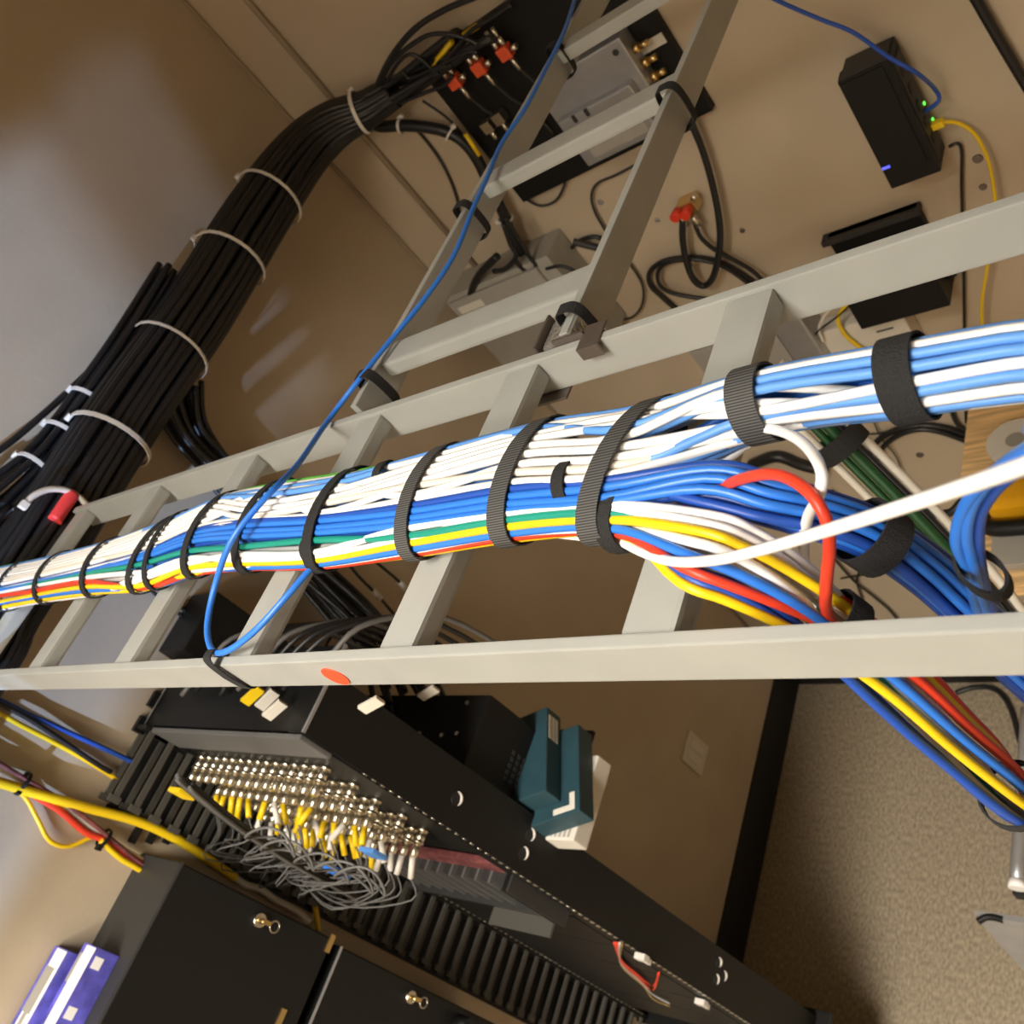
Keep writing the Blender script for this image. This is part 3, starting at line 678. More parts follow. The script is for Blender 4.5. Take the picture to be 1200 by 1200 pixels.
walls = [([(598, 215), (612, 230), (632, 241), (650, 236), (660, 220), (663, 200), (655, 180)], .003, M_BLKG, 'thin cord looping under the black board'),
         ([(620, 190), (630, 205), (645, 200), (648, 180), (640, 165)], .003, M_BLKG, 'thin cord loop against the lower edge of the black board'),
         ([(750, 190), (722, 205), (700, 215), (693, 230), (697, 248), (708, 268), (722, 290), (740, 312), (753, 335), (752, 358), (738, 373), (712, 374)], .003, M_BLKG, 'thin dark cord looping behind the right branch rail'),
         ([(590, 262), (598, 285), (605, 300), (592, 315), (578, 318)], .006, M_BLK, 'short black cable stub above the grey box lid'),
         ([(592, 255), (605, 275), (620, 300), (628, 312), (618, 318), (606, 308), (604, 292)], .005, M_BLK, 'black cable curl above the grey box'),
         ([(640, 318), (655, 305), (680, 282), (700, 278), (712, 288)], .005, M_BLK, 'black cable leaving the curl to the right branch rail'),
         ([(645, 305), (665, 300), (682, 312), (702, 316), (712, 308), (700, 292), (680, 284)], .003, M_GREYJ, 'thin grey cord loop by the right branch rail'),
         ([(640, 315), (660, 312), (685, 325), (700, 340)], .004, M_BLK, 'black cord running down beside the grey box'),
         ([(583, 300), (565, 318), (556, 332), (552, 345)], .0095, M_BLK, 'thick black cable end drooping over the grey box')]
for pl, r, m, lab in walls: cable('wall_cable', PL(pl, y=YA - .10 if 'grey box' in lab else YA - .012), r, m, lab)
cable('jumper_plug', PL([(672, 283), (690, 288), (708, 292)], y=YA - .03), .008, M_BLKG, 'dark coax plug with grey barrel by the right branch rail', 'plug')
# big grey box under the branch ladder
def wall_device(name, pts, depth, m, lab, cat, bev=.006):
    x0, x1, z0, z1 = wbox(pts, depth)
    t = empty(name, ((x0 + x1) / 2, YA, z0), lab, cat)
    part(box((x0, YA - depth, z0), (x1, YA - .001, z1)), 'housing', m, t, bev)
    return t, x0, x1, z0, z1
t, x0, x1, z0, z1 = wall_device('utility_box', [(533, 352), (640, 300), (600, 440)], .10, M_GBOX, 'large grey utility box on the back wall under the branch ladder', 'utility box')
x1 = x0 + .30
part(box((x0 + .012, YA - .112, z0 + .012), (x0 + .302, YA - .10, z1 - .012)), 'cover', M_GBOX, t, .004)
part(box((x0 + .03, YA - .1135, z1 - .05), (x0 + .11, YA - .112, z1 - .03)), 'label_strip', M_OFFW, t)
t, *_ = wall_device('utility_box', [(808, 415), (905, 385), (835, 450)], .07, M_GBOX, 'grey box on the back wall behind the far rail near the last rung', 'utility box')
t, x0, x1, z0, z1 = wall_device('utility_box', [(903, 382), (935, 368), (962, 428)], .08, M_ALU, 'small grey transformer box left of the white device', 'utility box')
t, x0, x1, z0, z1 = wall_device('network_terminal', [(955, 392), (1058, 370), (1085, 430)], .05, M_OFFW, 'off white network terminal below the black tray', 'terminal')
x0 = P(955, 392, y=YA - .05).x
c = P(1037, 387, y=YA - .052); part(box((c.x - .018, YA - .0515, c.z - .002), (c.x + .018, YA - .05, c.z + .002)), 'slot', M_BLKG, t)
# black tray under the router
q0, q1, q2 = P(958, 296, y=YA - .06), P(1110, 345, y=YA - .06), P(1012, 388, y=YA - .10)
t = empty('wall_tray', (q0.x, YA, q2.z), 'black tray on the back wall half hidden by the far rail', 'tray')
tx0, tx1 = P(968, 300, y=YA - .06).x, P(1066, 248, y=YA - .06).x
tz1 = P(1066, 250, y=YA - .03).z; tz0 = P(1012, 386, y=YA - .09).z
part(box((tx0, YA - .02, tz0), (tx1, YA - .001, tz1)), 'back_plate', M_BLKP, t, .002)
part(box((tx0, YA - .09, tz0), (tx1, YA - .02, tz0 + .14)), 'body', M_BLKP, t, .004)
part(box((tx0 - .012, YA - .03, tz1 - .012), (tx1 + .004, YA - .001, tz1)), 'top_flange', M_BLKG, t, .002)
part(box((tx0 - .02, YA - .05, tz1 - .075), (tx0, YA - .001, tz1 - .06)), 'side_lug', M_BLKP, t, .002)
part(box((tx1, YA - .05, tz1 - .16), (tx1 + .02, YA - .001, tz1 - .12)), 'side_lug', M_BLKP, t, .002)
# router
FY = YA - .085
f = PL([(975, 99), (1041, 72), (1104, 200), (1048, 221)], y=FY)
rx0, rx1 = (f[0].x + f[3].x) / 2, (f[1].x + f[2].x) / 2; rz1 = (f[0].z + f[1].z) / 2; rz0 = (f[2].z + f[3].z) / 2
t = empty('router', ((rx0 + rx1) / 2, YA, rz0), 'black router hung on the back wall with a yellow patch cable', 'router')
b = MB(); ch = .03
prof = [(rx0, FY + .02), (rx0 + .002, FY), (rx1, FY), (rx1, YA - .012), (rx0 + ch, YA - .012), (rx0, YA - .05)]
n = len(prof); b.add([(x, y, rz0) for x, y in prof] + [(x, y, rz1) for x, y in prof], [list(range(n))[::-1], list(range(n, 2 * n))] + [[i, (i + 1) % n, n + (i + 1) % n, n + i] for i in range(n)])
part(b, 'case', M_BLKP, t, .0025)
part(box((rx0 + .004, FY - .003, rz0 + .03), (rx1 - .012, FY, rz1 - .004)), 'front_cover', M_BLKP, t, .001)
part(box((rx0 + .006, FY + .003, rz1), (rx1 - .004, YA - .016, rz1 + .002)), 'top_cover', M_BLKG, t, .0006)
part(box((rx1, FY + .012, rz0 + .02), (rx1 + .002, YA - .02, rz1 - .015)), 'port_panel', M_BLKG, t)
for k in range(5):
    zz = rz0 + .045 + .034 * k
    part(box((rx1 + .002, FY + .02, zz), (rx1 + .0035, FY + .036, zz + .014)), 'port', M_BLKP, t)
for (px, py, m) in ((1083, 121, M_LEDG), (1093, 140, M_LEDG)):
    q = P(px, py, x=rx1 + .003); part(box((rx1 + .002, q.y - .0025, q.z - .0025), (rx1 + .0045, q.y + .0025, q.z + .0025)), 'indicator', m, t)
q = P(1039, 196, y=FY - .003); part(box((q.x - .008, FY - .0045, q.z - .002), (q.x + .006, FY - .003, q.z + .002)), 'indicator', M_LEDB, t)
for k in range(2):
    part(box((rx0 + .01 + k * .05, YA - .012, rz0 - .012), (rx0 + .03 + k * .05, YA - .001, rz0 + .01)), 'mount_foot', M_BLKP, t, .002)
pr = P(1085, 130, x=rx1 + .004)
cable('network_cable', PL([(720, -160), (800, -70), (860, -28), (910, 0), (960, 22), (1000, 38), (1040, 66), (1075, 86)], y=FY - .02) + [P(1096, 105, x=rx1 + .03), P(1100, 118, x=rx1 + .03), pr], .0035, M_BLUED, 'dark blue cable crossing the back wall into the router')
py_ = P(1095, 147, x=rx1 + .006)
root = empty('patch_cable', py_, 'yellow patch cable hanging from the router', 'cable')
b = MB(); b.box(tuple(py_ - Vector((.004, .007, .006))), tuple(py_ + Vector((.016, .007, .006)))); part(b, 'plug', M_YEL, root, .001)
b = MB(); b.tube([py_ + Vector((.014, 0, 0))] + PL([(1122, 144), (1142, 157), (1157, 185), (1164, 215), (1166, 245), (1162, 275), (1156, 320), (1151, 350), (1151, 385), (1155, 440)], y=YA - .03), .0033, 8, 5); part(b, 'cord', M_YEL, root)
cable('power_cable', PL([(1112, 172), (1122, 168), (1127, 178), (1127, 220), (1129, 300), (1130, 380), (1131, 450), (1132, 495)], y=YA - .01), .003, M_BLK, 'thin black power cord hanging straight down from the router')
cable('wall_cable', PL([(1080, -120), (1120, -42), (1143, -2), (1168, 42), (1200, 96), (1235, 155), (1300, 270), (1400, 450)], y=YA - .02), .0085, M_BLK, 'thick black cable slanting across the upper right wall corner')
cable('network_cable', PL([(1000, 350), (988, 362), (982, 375), (990, 392), (1005, 405), (1020, 415)], y=YA - .06), .0045, M_YEL, 'yellow cable drooping over the white network terminal')
cable('network_cable', PL([(975, 360), (965, 372), (960, 386), (965, 400)], y=YA - .06), .0035, M_OFFW, 'white cable bending beside the white network terminal')
cable('thin_cable', PL([(996, 358), (980, 372), (962, 385), (950, 398)], y=YA - .065), .002, M_BLK, 'thin black cord over the white network terminal')
# brass splitter with red caps and its coil
c = P(806, 243, y=YA - .03)
t = empty('coax_splitter', c, 'brass coax splitter with red caps on the bare wall', 'splitter')
b = MB(); b.box(tuple(c - Vector((.020, .008, .012))), tuple(c + Vector((.022, .028, .014)))); part(b, 'body', M_BRASS, t, .003)
for (dx, dz, m, nm) in ((-.018, .004, M_RED, 'cap'), (.004, .000, M_RED, 'cap')):
    b = MB(); b.cyl(c + Vector((dx, -.006, dz)), c + Vector((dx - .004, -.030, dz)), .011, 10); part(b, nm, m, t)
for (px, py) in ((800, 256), (814, 256)):
    q = P(px, py, y=YA - .03); b = MB(); b.cyl((q.x, q.y, q.z + .01), (q.x, q.y, q.z - .018), .008, 8); part(b, 'port', M_STEEL, t)
b = MB(); b.cyl(c + Vector((.02, .0, .012)), c + Vector((.03, 0, .02)), .007, 10); part(b, 'port', M_STEEL, t)
cable('coax_cable', PL([(800, 258), (800, 280), (804, 305), (812, 326), (824, 335), (835, 326), (842, 300), (844, 272), (840, 240), (832, 205), (822, 172), (812, 148), (806, 130)], y=YA - .035), .0075, M_BLK, 'thick black coax hanging in a U from the brass splitter')
cable('coax_cable', PL([(814, 260), (820, 276), (834, 290), (855, 302), (878, 315), (893, 328), (905, 345)], y=YA - .03), .005, M_BLK, 'thinner black coax running from the brass splitter behind the rail')
cable('coax_cable', PL([(900, 345), (875, 325), (848, 309), (818, 302), (785, 304), (766, 313), (760, 325), (764, 336), (775, 347), (792, 362), (805, 375)], y=YA - .012), .006, M_BLK, 'outer turn of black coax coiled on the wall under the splitter')
cable('coax_cable', PL([(895, 350), (868, 325), (840, 309), (810, 304), (782, 308), (771, 320), (774, 335), (790, 344), (825, 350), (850, 350)], y=YA - .022), .005, M_BLK, 'inner turn of black coax coiled on the wall under the splitter')
b = MB(); q = P(812, 306, y=YA - .02); b.cyl(q + Vector((0, -.012, 0)), (q.x, YA, q.z), .006, 10); setp(b.build('coil_hook', M_STEEL), 'small metal hook holding the coax coil', 'hook')
# lower part of the back wall seen between the cables
cable('coil_cable', PL([(1018, 545), (1024, 522), (1045, 506), (1075, 499), (1105, 501), (1135, 511), (1160, 522)], y=YA - .014), .008, M_BLK, 'thick black cable arching on the wall toward the wooden shelf, outer', 'cable')
cable('coil_cable', PL([(1026, 548), (1034, 525), (1055, 509), (1080, 503), (1105, 507), (1135, 518), (1160, 530)], y=YA - .026), .007, M_BLK, 'thick black cable arching on the wall toward the wooden shelf, inner', 'cable')
for pl, r, lab in (([(1115, 478), (1118, 490), (1125, 500), (1140, 508)], .005, 'black cord dropping to the wooden shelf corner'), ([(985, 500), (1000, 508), (1030, 508), (1070, 498), (1095, 485), (1108, 470)], .0022, 'thin dark wire crossing above the black arch'),
                   ([(1024, 495), (1033, 514), (1050, 535), (1060, 560), (1075, 585), (1088, 610)], .0018, 'thin reddish dark wire hanging down the lower wall'), ([(1008, 640), (1010, 662), (1004, 680), (1010, 702), (1018, 730)], .0035, 'black cord wiggling down behind the near rail'),
                   ([(975, 652), (1000, 680), (1025, 700), (1045, 718), (1060, 740)], .0035, 'black cord slanting down behind the near rail'), ([(985, 678), (1010, 674), (1040, 670), (1070, 664)], .0028, 'thin black cord running level behind the blue drop'),
                   ([(880, 545), (910, 535), (940, 545), (970, 552)], .016, 'black taped cable joint on the lower wall'), ([(975, 575), (985, 590), (990, 605)], .004, 'short black cord beside the green cables')):
    cable('wall_cable', PL(pl, y=YA - .015), r, M_BLK, lab)
GL = PZ([(900, 440, -.80), (950, 482, -.86), (1000, 532, -.93), (1060, 592, -1.01), (1110, 645, -1.08), (1170, 715, -1.18), (1260, 830, -1.4)]); GL += [GL[-1] + Vector((.03, .02, -.5)), GL[-1] + Vector((.05, .04, -1.2))]
for k, (m, sd, up, r, lab) in enumerate(((M_DGREEN, 0, .004, .008, 'dark green cable hanging behind the blue drop'), (M_DGREEN, -.012, -.004, .006, 'second dark green cable beside the first, lower'), (M_BLK, .012, 0, .006, 'black cable beside the dark green cables'), (M_OFFW, .026, -.002, .007, 'dusty white cable beside the dark green cables'), (M_OFFW, -.026, -.006, .006, 'cream cable below the dark green cables'))):
    cable('hanging_cable', drop_pts(GL, (sd, up), (sd, up)), r, m, lab)
ring_on('cable_strap', GL, 1, .72, .034, .03, 'wide black strap around the dark green cables')
# screws and scars on the wall
for k, (px, py, r, lab) in enumerate(((704, 237, .006, 'grey wall anchor left of the right branch rail'), (770, 258, .005, 'small pale screw left of the brass splitter'), (870, 270, .005, 'small rusty screw right of the thick coax loop'), (1078, 533, .008, 'dark hole in the lower wall under the arching cable'), (1146, 186, .008, 'rusty scar in the wall right of the router'), (1152, 219, .006, 'dark nick in the wall below the rusty scar'))):
    q = P(px, py, y=YA); b = MB(); b.cyl((q.x, YA - .003, q.z), (q.x, YA, q.z), r, 10, r * 1.2); setp(b.build('wall_screw', M_RUST if k > 1 else M_ALU), lab, 'screw')

# ------------------------------------------------------------------ relay rack below the ladder
random.seed(5)
RX1, RX0 = -1.20, -1.705      # right web, left web
YFr, YBr = .348, .444
RZ1, RZ0 = H(-.734), H(-2.40)
rack = empty('relay_rack', ((RX0 + RX1) / 2, .39, RZ0), 'tall black relay rack with a connector panel and cable fingers', 'rack')
def channel(x, sgn, nm):
    b = MB()
    b.box((min(x, x - sgn * .004), YFr, RZ0), (max(x, x - sgn * .004), YBr, RZ1))
    b.box((min(x, x - sgn * .038), YFr - .003, RZ0), (max(x, x - sgn * .038), YFr, RZ1))
    b.box((min(x, x - sgn * .038), YBr, RZ0), (max(x, x - sgn * .038), YBr + .003, RZ1))
    return part(b, 'post', M_RACK, rack)
post_r = channel(RX1, 1, 'r'); post_l = channel(RX0, -1, 'l')
for post, x in ((post_r, RX1 - .006), (post_l, RX0 + .034)):
    b = MB(); z = RZ0 + .03
    while z < RZ1 - .12:
        b.cyl((x, YFr - .0042, z), (x, YFr - .003, z), .0052, 6); z += .020
    q = part(b, 'tapped_holes', M_STEEL, post); q['label'] = 'row of small bright tapped holes'
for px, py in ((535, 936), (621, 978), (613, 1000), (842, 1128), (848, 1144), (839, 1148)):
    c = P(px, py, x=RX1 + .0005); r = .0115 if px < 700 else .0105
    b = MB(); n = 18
    b.tube([Vector((RX1 + .0008, c.y + r * math.cos(a), c.z + r * math.sin(a))) for a in [-1.07 + (-1.35 + 2.7 * j / 12) for j in range(13)]], lambda q: .0004 + .0024 * math.sin(math.pi * q), 6, 1); part(b, 'hole_glint', M_TIE, post_r)  # pale arc paints a glint on one side of each hole
    b = MB(); b.cyl((RX1 - .001, c.y, c.z), (RX1 + .0008, c.y, c.z), r, 18); part(b, 'hole', M_BASE, post_r)
part(box((RX0 + .004, YFr - .012, H(-.800)), (RX1 - .004, YFr - .004, H(-.736))), 'top_bar', M_LEAD, rack, .002)
part(box((RX0 + .004, YFr, RZ1 - .006), (RX1 - .004, YBr + .05, RZ1 - .002)), 'top_cover', M_BLKP, rack)
part(box((RX1 - .003, YFr - .002, RZ1 - .004), (RX1 + .001, YBr + .05, RZ1 + .001)), 'top_edge', M_ALU, rack)
part(box((RX0 - .001, YFr - .002, RZ1 - .004), (RX0 + .003, YBr + .05, RZ1 + .001)), 'top_edge', M_ALU, rack)
b = MB(); b.box((RX0 - .0, YFr - .02, RZ0 - .012), (RX1 + .035, YBr + .02, RZ0)); part(b, 'base_plate', M_RACK, rack, .003)
part(box((RX0 + .01, YFr - .01, 0), (RX1 + .0, YBr + .01, RZ0 - .012)), 'plinth', M_RACK, rack, .004)
for k in range(5):
    part(box((RX0 + .042, YFr - .004, H(-1.64) - .165 * k), (RX1 - .042, YFr + .0, H(-1.48) - .165 * k)), 'blank_panel', M_RACK, rack, .001)
# cable fingers on the left post
fm = None
man = empty('cable_manager', (RX0 + .02, .28, RZ0), 'black vertical cable manager with comb fingers on the left rack post', 'cable manager')
part(box((RX0 - .008, YFr - .012, RZ0), (RX0 + .036, YFr - .005, RZ1 + .01)), 'backplate', M_RACK, man)
z = RZ0 + .02; k = 0
while z < RZ1 - .01:
    for sx in (RX0 - .006, RX0 + .030):
        b = MB(); b.box((sx, .215, z), (sx + .006, YFr - .012, z + .010)); b.box((sx, .205, z - .006), (sx + .006, .216, z + .016))
        part(b, 'finger', M_FING, man)
    z += .043; k += 1
part(box((RX0 - .0125, .198, RZ0), (RX0 - .009, YFr - .01, RZ1 - .02)), 'side_plate', M_RACK, man)
for k in range(3):
    part(box((RX0 - .012, .165 + .012 * k, RZ1 - .10 - .03 * k), (RX0 - .002, .21, RZ1 - .088 - .03 * k)), 'latch', M_BLKP, man, .001)
for k in range(4):
    part(box((RX0 - .012, .33 + .05 * k, RZ1 - .01), (RX0 + .0, .36 + .05 * k, RZ1 + .012)), 'latch', M_BLKP, man, .001)
# inner fingers on the right
for k in range(30):
    zz = H(-1.48) - .03 * k
    part(box((RX1 - .040, YFr + .01, zz), (RX1 - .010, YBr - .01, zz + .008)), 'comb_tooth', M_FING, rack)

# ---- connector panel
pan = empty('connector_panel', ((RX0 + RX1) / 2, YFr, H(-1.16)), 'patch panel with four rows of bright bayonet connectors', 'patch panel')
part(box((RX0 + .04, YFr - .006, H(-1.17)), (RX1 - .006, YFr - .002, H(-.802))), 'panel', M_RACK, pan, .001)
cm = None; tips = []
for r in range(5):
    for c in range(15):
        x = -1.658 + .0275 * c + (.006 if r % 2 else 0); zz = H(-.845) - .058 * r
        if cm is None:
            b = MB(); b.cyl((0, 0, 0), (0, -.006, 0), .0105, 6); b.cyl((0, -.006, 0), (0, -.022, 0), .0085, 10); b.cyl((0, -.022, 0), (0, -.026, 0), .0098, 10); b.cyl((0, -.026, 0), (0, -.048, 0), .0068, 10)
            cm = b.build('connector', M_STEEL); cm.location = (0, 0, 0); o = cm
        else:
            o = cm.copy(); COL.objects.link(o)
        o.parent = pan; o.location = Vector((x, YFr - .006, zz)) - Vector(pan.location)
        tips.append((x, YFr - .054, zz, r, c))
# tagged jumper leads
tagm = {}
random.shuffle(tips)
used = 0
for (x, y, zz, r, c) in tips:
    if r == 0 or (r == 1 and c > 11) or used >= 44: continue
    used += 1
    col = M_YEL if random.random() < .56 else M_TIE
    nm = 'yellow' if col is M_YEL else 'white'
    root = empty('jumper_lead', (x, y, zz), f'thin grey jumper lead with a {nm} tag plugged into the connector panel', 'cable', f'jumper leads with {nm} tags')
    p0 = Vector((x, y, zz)); p1 = Vector((x + random.uniform(-.018, .018), y - .028, zz - random.uniform(-.004, .026)))
    b = MB(); b.cyl(p0, p1, .0055, 6)
    part(b, 'tag', col, root)
    ex = -1.665 + random.uniform(-.02, .015); ez = H(-1.10) - random.uniform(0, .10)
    dr = random.uniform(.02, .06)
    pts = [p1, p1 + Vector((-.012, -.028, -.03)), Vector((x * .6 + ex * .4, .215 + random.uniform(-.03, .015), zz - dr)), Vector((ex + .04, .235, (zz - dr) * .5 + ez * .5 - .015)), Vector((ex, .27, ez))]
    b = MB(); b.tube(pts, .0015, 5, 4); part(b, 'lead', M_LEAD, root)
for (px, py, yy, m, lab) in ((213, 930, .235, M_YEL, 'square yellow tag hanging at the left of the connector panel'), (437, 1000, .26, M_BLUEL, 'light blue plug hanging under the connector panel'), (395, 1022, .22, M_BLUE, 'blue plug lying in the grey jumper leads')):
    q = P(px, py, y=yy); b = MB(); b.box((q.x - .018, yy - .004, q.z - .016), (q.x + .018, yy + .004, q.z + .016)); setp(b.build('hanging_tag', m, None, .002), lab, 'tag')
# loose loops of grey leads
for k, (px, py, rr) in enumerate(((425, 1030, .045), (405, 1025, .055), (380, 1015, .05), (340, 1000, .05), (320, 985, .045))):
    q = P(px, py, y=.21)
    pts = [q + Vector((math.cos(a) * rr, .01 * math.sin(a * 2), math.sin(a) * rr * .8)) for a in [2 * math.pi * j / 12 for j in range(12)]]
    b = MB(); b.tube(pts, .0022, 6, 3, closed=True); setp(b.build('lead_loop', M_LEAD), 'loose loop of thin grey lead below the tagged plugs', 'cable', 'grey lead loops')
GB = [P(215, 915, y=.225), P(250, 945, y=.22), P(290, 975, y=.22), P(335, 1005, y=.22), P(380, 1030, y=.225), P(425, 1055, y=.23)]
for k in range(7):
    off = Vector((random.uniform(-.012, .012), random.uniform(-.008, .008), random.uniform(-.014, .014)))
    cable('lead_bunch', [p + off for p in GB], .0032, M_LEAD if k % 3 else M_BLKG, 'grey lead in the bunch running along the cable fingers', 'cable', 'grey leads along the fingers', n=6)

# ---- card cage
cy = .335
q0, q1, q2, q3 = P(446, 1004, y=cy), P(610, 1033, y=cy), P(432, 1043, y=cy), P(598, 1088, y=cy)
cx0, cx1 = RX0 + .05, RX1 - .045
cz1 = (q0.z + q1.z) / 2; cz0 = cz1 - .165
cage = empty('card_cage', ((cx0 + cx1) / 2, YFr, cz0), 'grey card cage with upright modules in the relay rack', 'card cage')
part(box((cx0, cy + .02, cz0), (cx1, YBr, cz1)), 'chassis', M_RACK, cage, .002)
part(box((cx0, cy + .018, cz1 - .03), (cx1 - .01, cy + .030, cz1 + .012)), 'terminal_strip', M_MAROON, cage, .001)
for k in range(11):
    x = cx0 + .008 + k * (cx1 - cx0 - .02) / 11
    part(box((x, cy, cz0 + .02), (x + .020, cy + .02, cz1 - .03)), 'module', M_BLKG, cage, .001)
    part(box((x + .020, cy - .004, cz0 + .014), (x + .025, cy + .02, cz1 - .028)), 'module_rib', M_LEAD, cage)
part(box((cx0, cy - .012, cz0), (cx1, cy + .018, cz0 + .014)), 'lower_lip', M_BLKG, cage, .001)
part(box((cx1 - .16, cy - .045, cz0 - .004), (cx1, cy - .012, cz0 + .001)), 'front_tray', M_FING, cage)
part(box((cx1 + .0, cy - .02, cz0), (cx1 + .005, YFr - .0, cz1)), 'end_plate', M_BLKG, cage)
part(box((cx1 + .016, cy - .02, cz0 - .01), (cx1 + .021, YFr - .0, cz1)), 'end_plate', M_BLKG, cage)
# small coloured wires lower in the rack
for k, (m, lab) in enumerate(((M_RED, 'thin red wire loop in the lower rack'), (M_RED, 'second thin red wire loop in the lower rack'), (M_GREYJ, 'thin grey wire hanging in the lower rack'), (M_BRASS, 'thin tan wire hanging in the lower rack'))):
    cable('rack_wire', PL([(720 + 3 * k, 1105), (728, 1125 + 2 * k), (745 + 3 * k, 1140 + 5 * k), (765, 1155 + 5 * k)] + ([(772, 1140)] if k < 2 else [(785, 1170 + 3 * k)]), y=YFr - .012), .0024, m, lab)
for (px, py, lab) in ((752, 1122, 'white wire connector below the tapped holes'), (822, 1175, 'white two pin connector near the rack foot')):
    q = P(px, py, y=YFr - .012); b = MB(); b.box((q.x - .012, q.y - .006, q.z - .009), (q.x + .012, q.y + .006, q.z + .009)); b.box((q.x - .004, q.y - .005, q.z - .03), (q.x + .004, q.y + .005, q.z - .009))
    setp(b.build('wire_connector', M_TIE, None, .001), lab, 'connector')

# ---- equipment behind the rack
t = empty('equipment_case', (-1.44, .52, H(-1.40)), 'black vented equipment case mounted behind the relay rack', 'equipment')
part(box((-1.66, YBr + .006, H(-1.42)), (-1.222, .59, H(-1.066))), 'case', M_BLKP, t, .003)
for i in range(6):
    for j in range(5):
        part(box((-1.2222, .475 + .012 * j, H(-1.17) - .016 * i), (-1.2208, .483 + .012 * j, H(-1.162) - .016 * i)), 'vent_hole', M_BLKG, t)
for k, (px, py) in enumerate(((548, 824), (536, 860), (492, 860), (518, 862))):
    q = P(px, py, z=-1.066); b = MB(); b.cyl((q.x, q.y, H(-1.066)), (q.x, q.y, H(-1.063)), .004, 8); part(b, 'screw', M_STEEL, t)
part(box((-1.64, YBr + .006, H(-1.345)), (-1.21, .66, H(-1.335))), 'rear_shelf', M_RACK, t)
# tagged cables on top of the rack
for k in range(9):
    x = -1.6 + .045 * k
    cable('rear_cable', [Vector((x, .40 + .01 * (k % 3), RZ1 + .012)), Vector((x + .05, .46, RZ1 + .022 + .004 * (k % 4))), Vector((x + .09, .52, RZ1 + .012)), Vector((x + .11, .60, RZ1 - .10)), Vector((x + .10, .64, H(-1.04)))], .0045, M_BLK if k % 4 else M_LEAD, 'dark cable lying over the top of the relay rack', 'cable', 'cables over the top of the rack')
for (px, py, z, m, lab) in ((313, 820, -.715, M_OFFW, 'pale paper tag on the cables over the rack top'), (322, 832, -.715, M_OFFW, 'small pale tag just below the larger tag on the rack top'), (296, 815, -.715, M_YEL, 'yellow flag on the cables over the rack top'), (502, 812, -.95, M_CREAM, 'cream flag standing behind the rack side'), (435, 826, -.75, M_CREAM, 'tan tag behind the rack corner')):
    q = P(px, py, z=z); b = MB(); b.box((-.018, -.003, -.009), (.018, .003, .009), Matrix.Rotation(random.uniform(.2, .9), 3, 'Z'), q); setp(b.build('cable_tag', m, None, .001), lab, 'tag')
# teal cases and white device
def rbox(mb, corner, u, v, z0, z1):
    a = Vector(corner); p = [a, a + u, a + u + v, a + v]
    mb.add([(q.x, q.y, z0) for q in p] + [(q.x, q.y, z1) for q in p], [(3, 2, 1, 0), (4, 5, 6, 7), (0, 1, 5, 4), (1, 2, 6, 5), (2, 3, 7, 6), (3, 0, 4, 7)])
ang = math.radians(22)
for k, (c, zt, hh, lab) in enumerate((((-1.215, .639), H(-1.200), .044, 'upper teal plastic case with a barcode sticker'), ((-1.168, .628), H(-1.2455), .045, 'lower teal plastic case with a white corner sticker'))):
    u = Vector((math.sin(ang), -math.cos(ang), 0)) * .176; v = Vector((-math.cos(ang), -math.sin(ang), 0)) * (.085 if k == 0 else .12)
    t = empty('teal_case', (c[0], c[1], zt - hh), lab, 'case', 'teal cases behind the rack')
    b = MB(); rbox(b, (c[0], c[1], 0), u, v, zt - hh, zt); b.f = [f[::-1] for f in b.f]; part(b, 'shell', M_TBOX, t, .003)
    un, vn = u.normalized(), v.normalized(); a = Vector((c[0], c[1], 0))
    if k == 0:
        for j in range(3):
            b = MB(); rbox(b, a + un * .014 + vn * (-.0008), un * .05, vn * .0006, zt - .014 - .010 * j, zt - .006 - .010 * j); b.f = [f[::-1] for f in b.f]; part(b, 'barcode_sticker', M_OFFW, t)
    else:
        b = MB(); rbox(b, a + u - un * .040 + vn * .010, un * .034, vn * .011, zt, zt + .0006); rbox(b, a + u - un * .017 + vn * .021, un * .011, vn * .035, zt, zt + .0006); b.f = [f[::-1] for f in b.f]; part(b, 'corner_sticker', M_OFFW, t)
t = empty('network_device', (-1.13, .5, H(-1.334)), 'white vented device under the teal cases', 'device')
a = P(702, 885, z=-1.2915); u = P(672, 985, z=-1.2915) - a; a.z = 0; u.z = 0; v = Vector((-.14, -.01, 0))
b = MB(); rbox(b, a, u, v, H(-1.334), H(-1.2915)); b.f = [f[::-1] for f in b.f]; part(b, 'housing', M_OFFW, t, .003)
vn = v.normalized(); un = u.normalized()
for j in range(9):
    b = MB(); rbox(b, a + u - un * .034 + vn * (.012 + .010 * j), un * .028, vn * .005, H(-1.2915), H(-1.2909)); b.f = [f[::-1] for f in b.f]; part(b, 'vent_slot', M_GBOX, t)

# ------------------------------------------------------------------ wall outlet
t = empty('wall_plate', (XC, .645 * 1.72, H(-1.386 * 1.72)), 'ivory double wall plate low on the left wall', 'wall plate')
q = [P(*p, x=XC + .005) for p in ((808, 855), (830, 875), (822, 913), (800, 888))]
y0, y1 = (q[2].y + q[3].y) / 2, (q[0].y + q[1].y) / 2; z0, z1 = (q[1].z + q[2].z) / 2, (q[0].z + q[3].z) / 2
part(box((XC, y0, z0), (XC + .006, y1, z1)), 'plate', M_PLATE, t, .002)
part(box((XC + .006, y0 + .02, z0 + .02), (XC + .008, y0 + .045, z1 - .02)), 'insert', M_OFFW, t, .0006)
part(box((XC + .006, y1 - .045, z0 + .02), (XC + .008, y1 - .02, z1 - .02)), 'insert', M_OFFW, t, .0006)

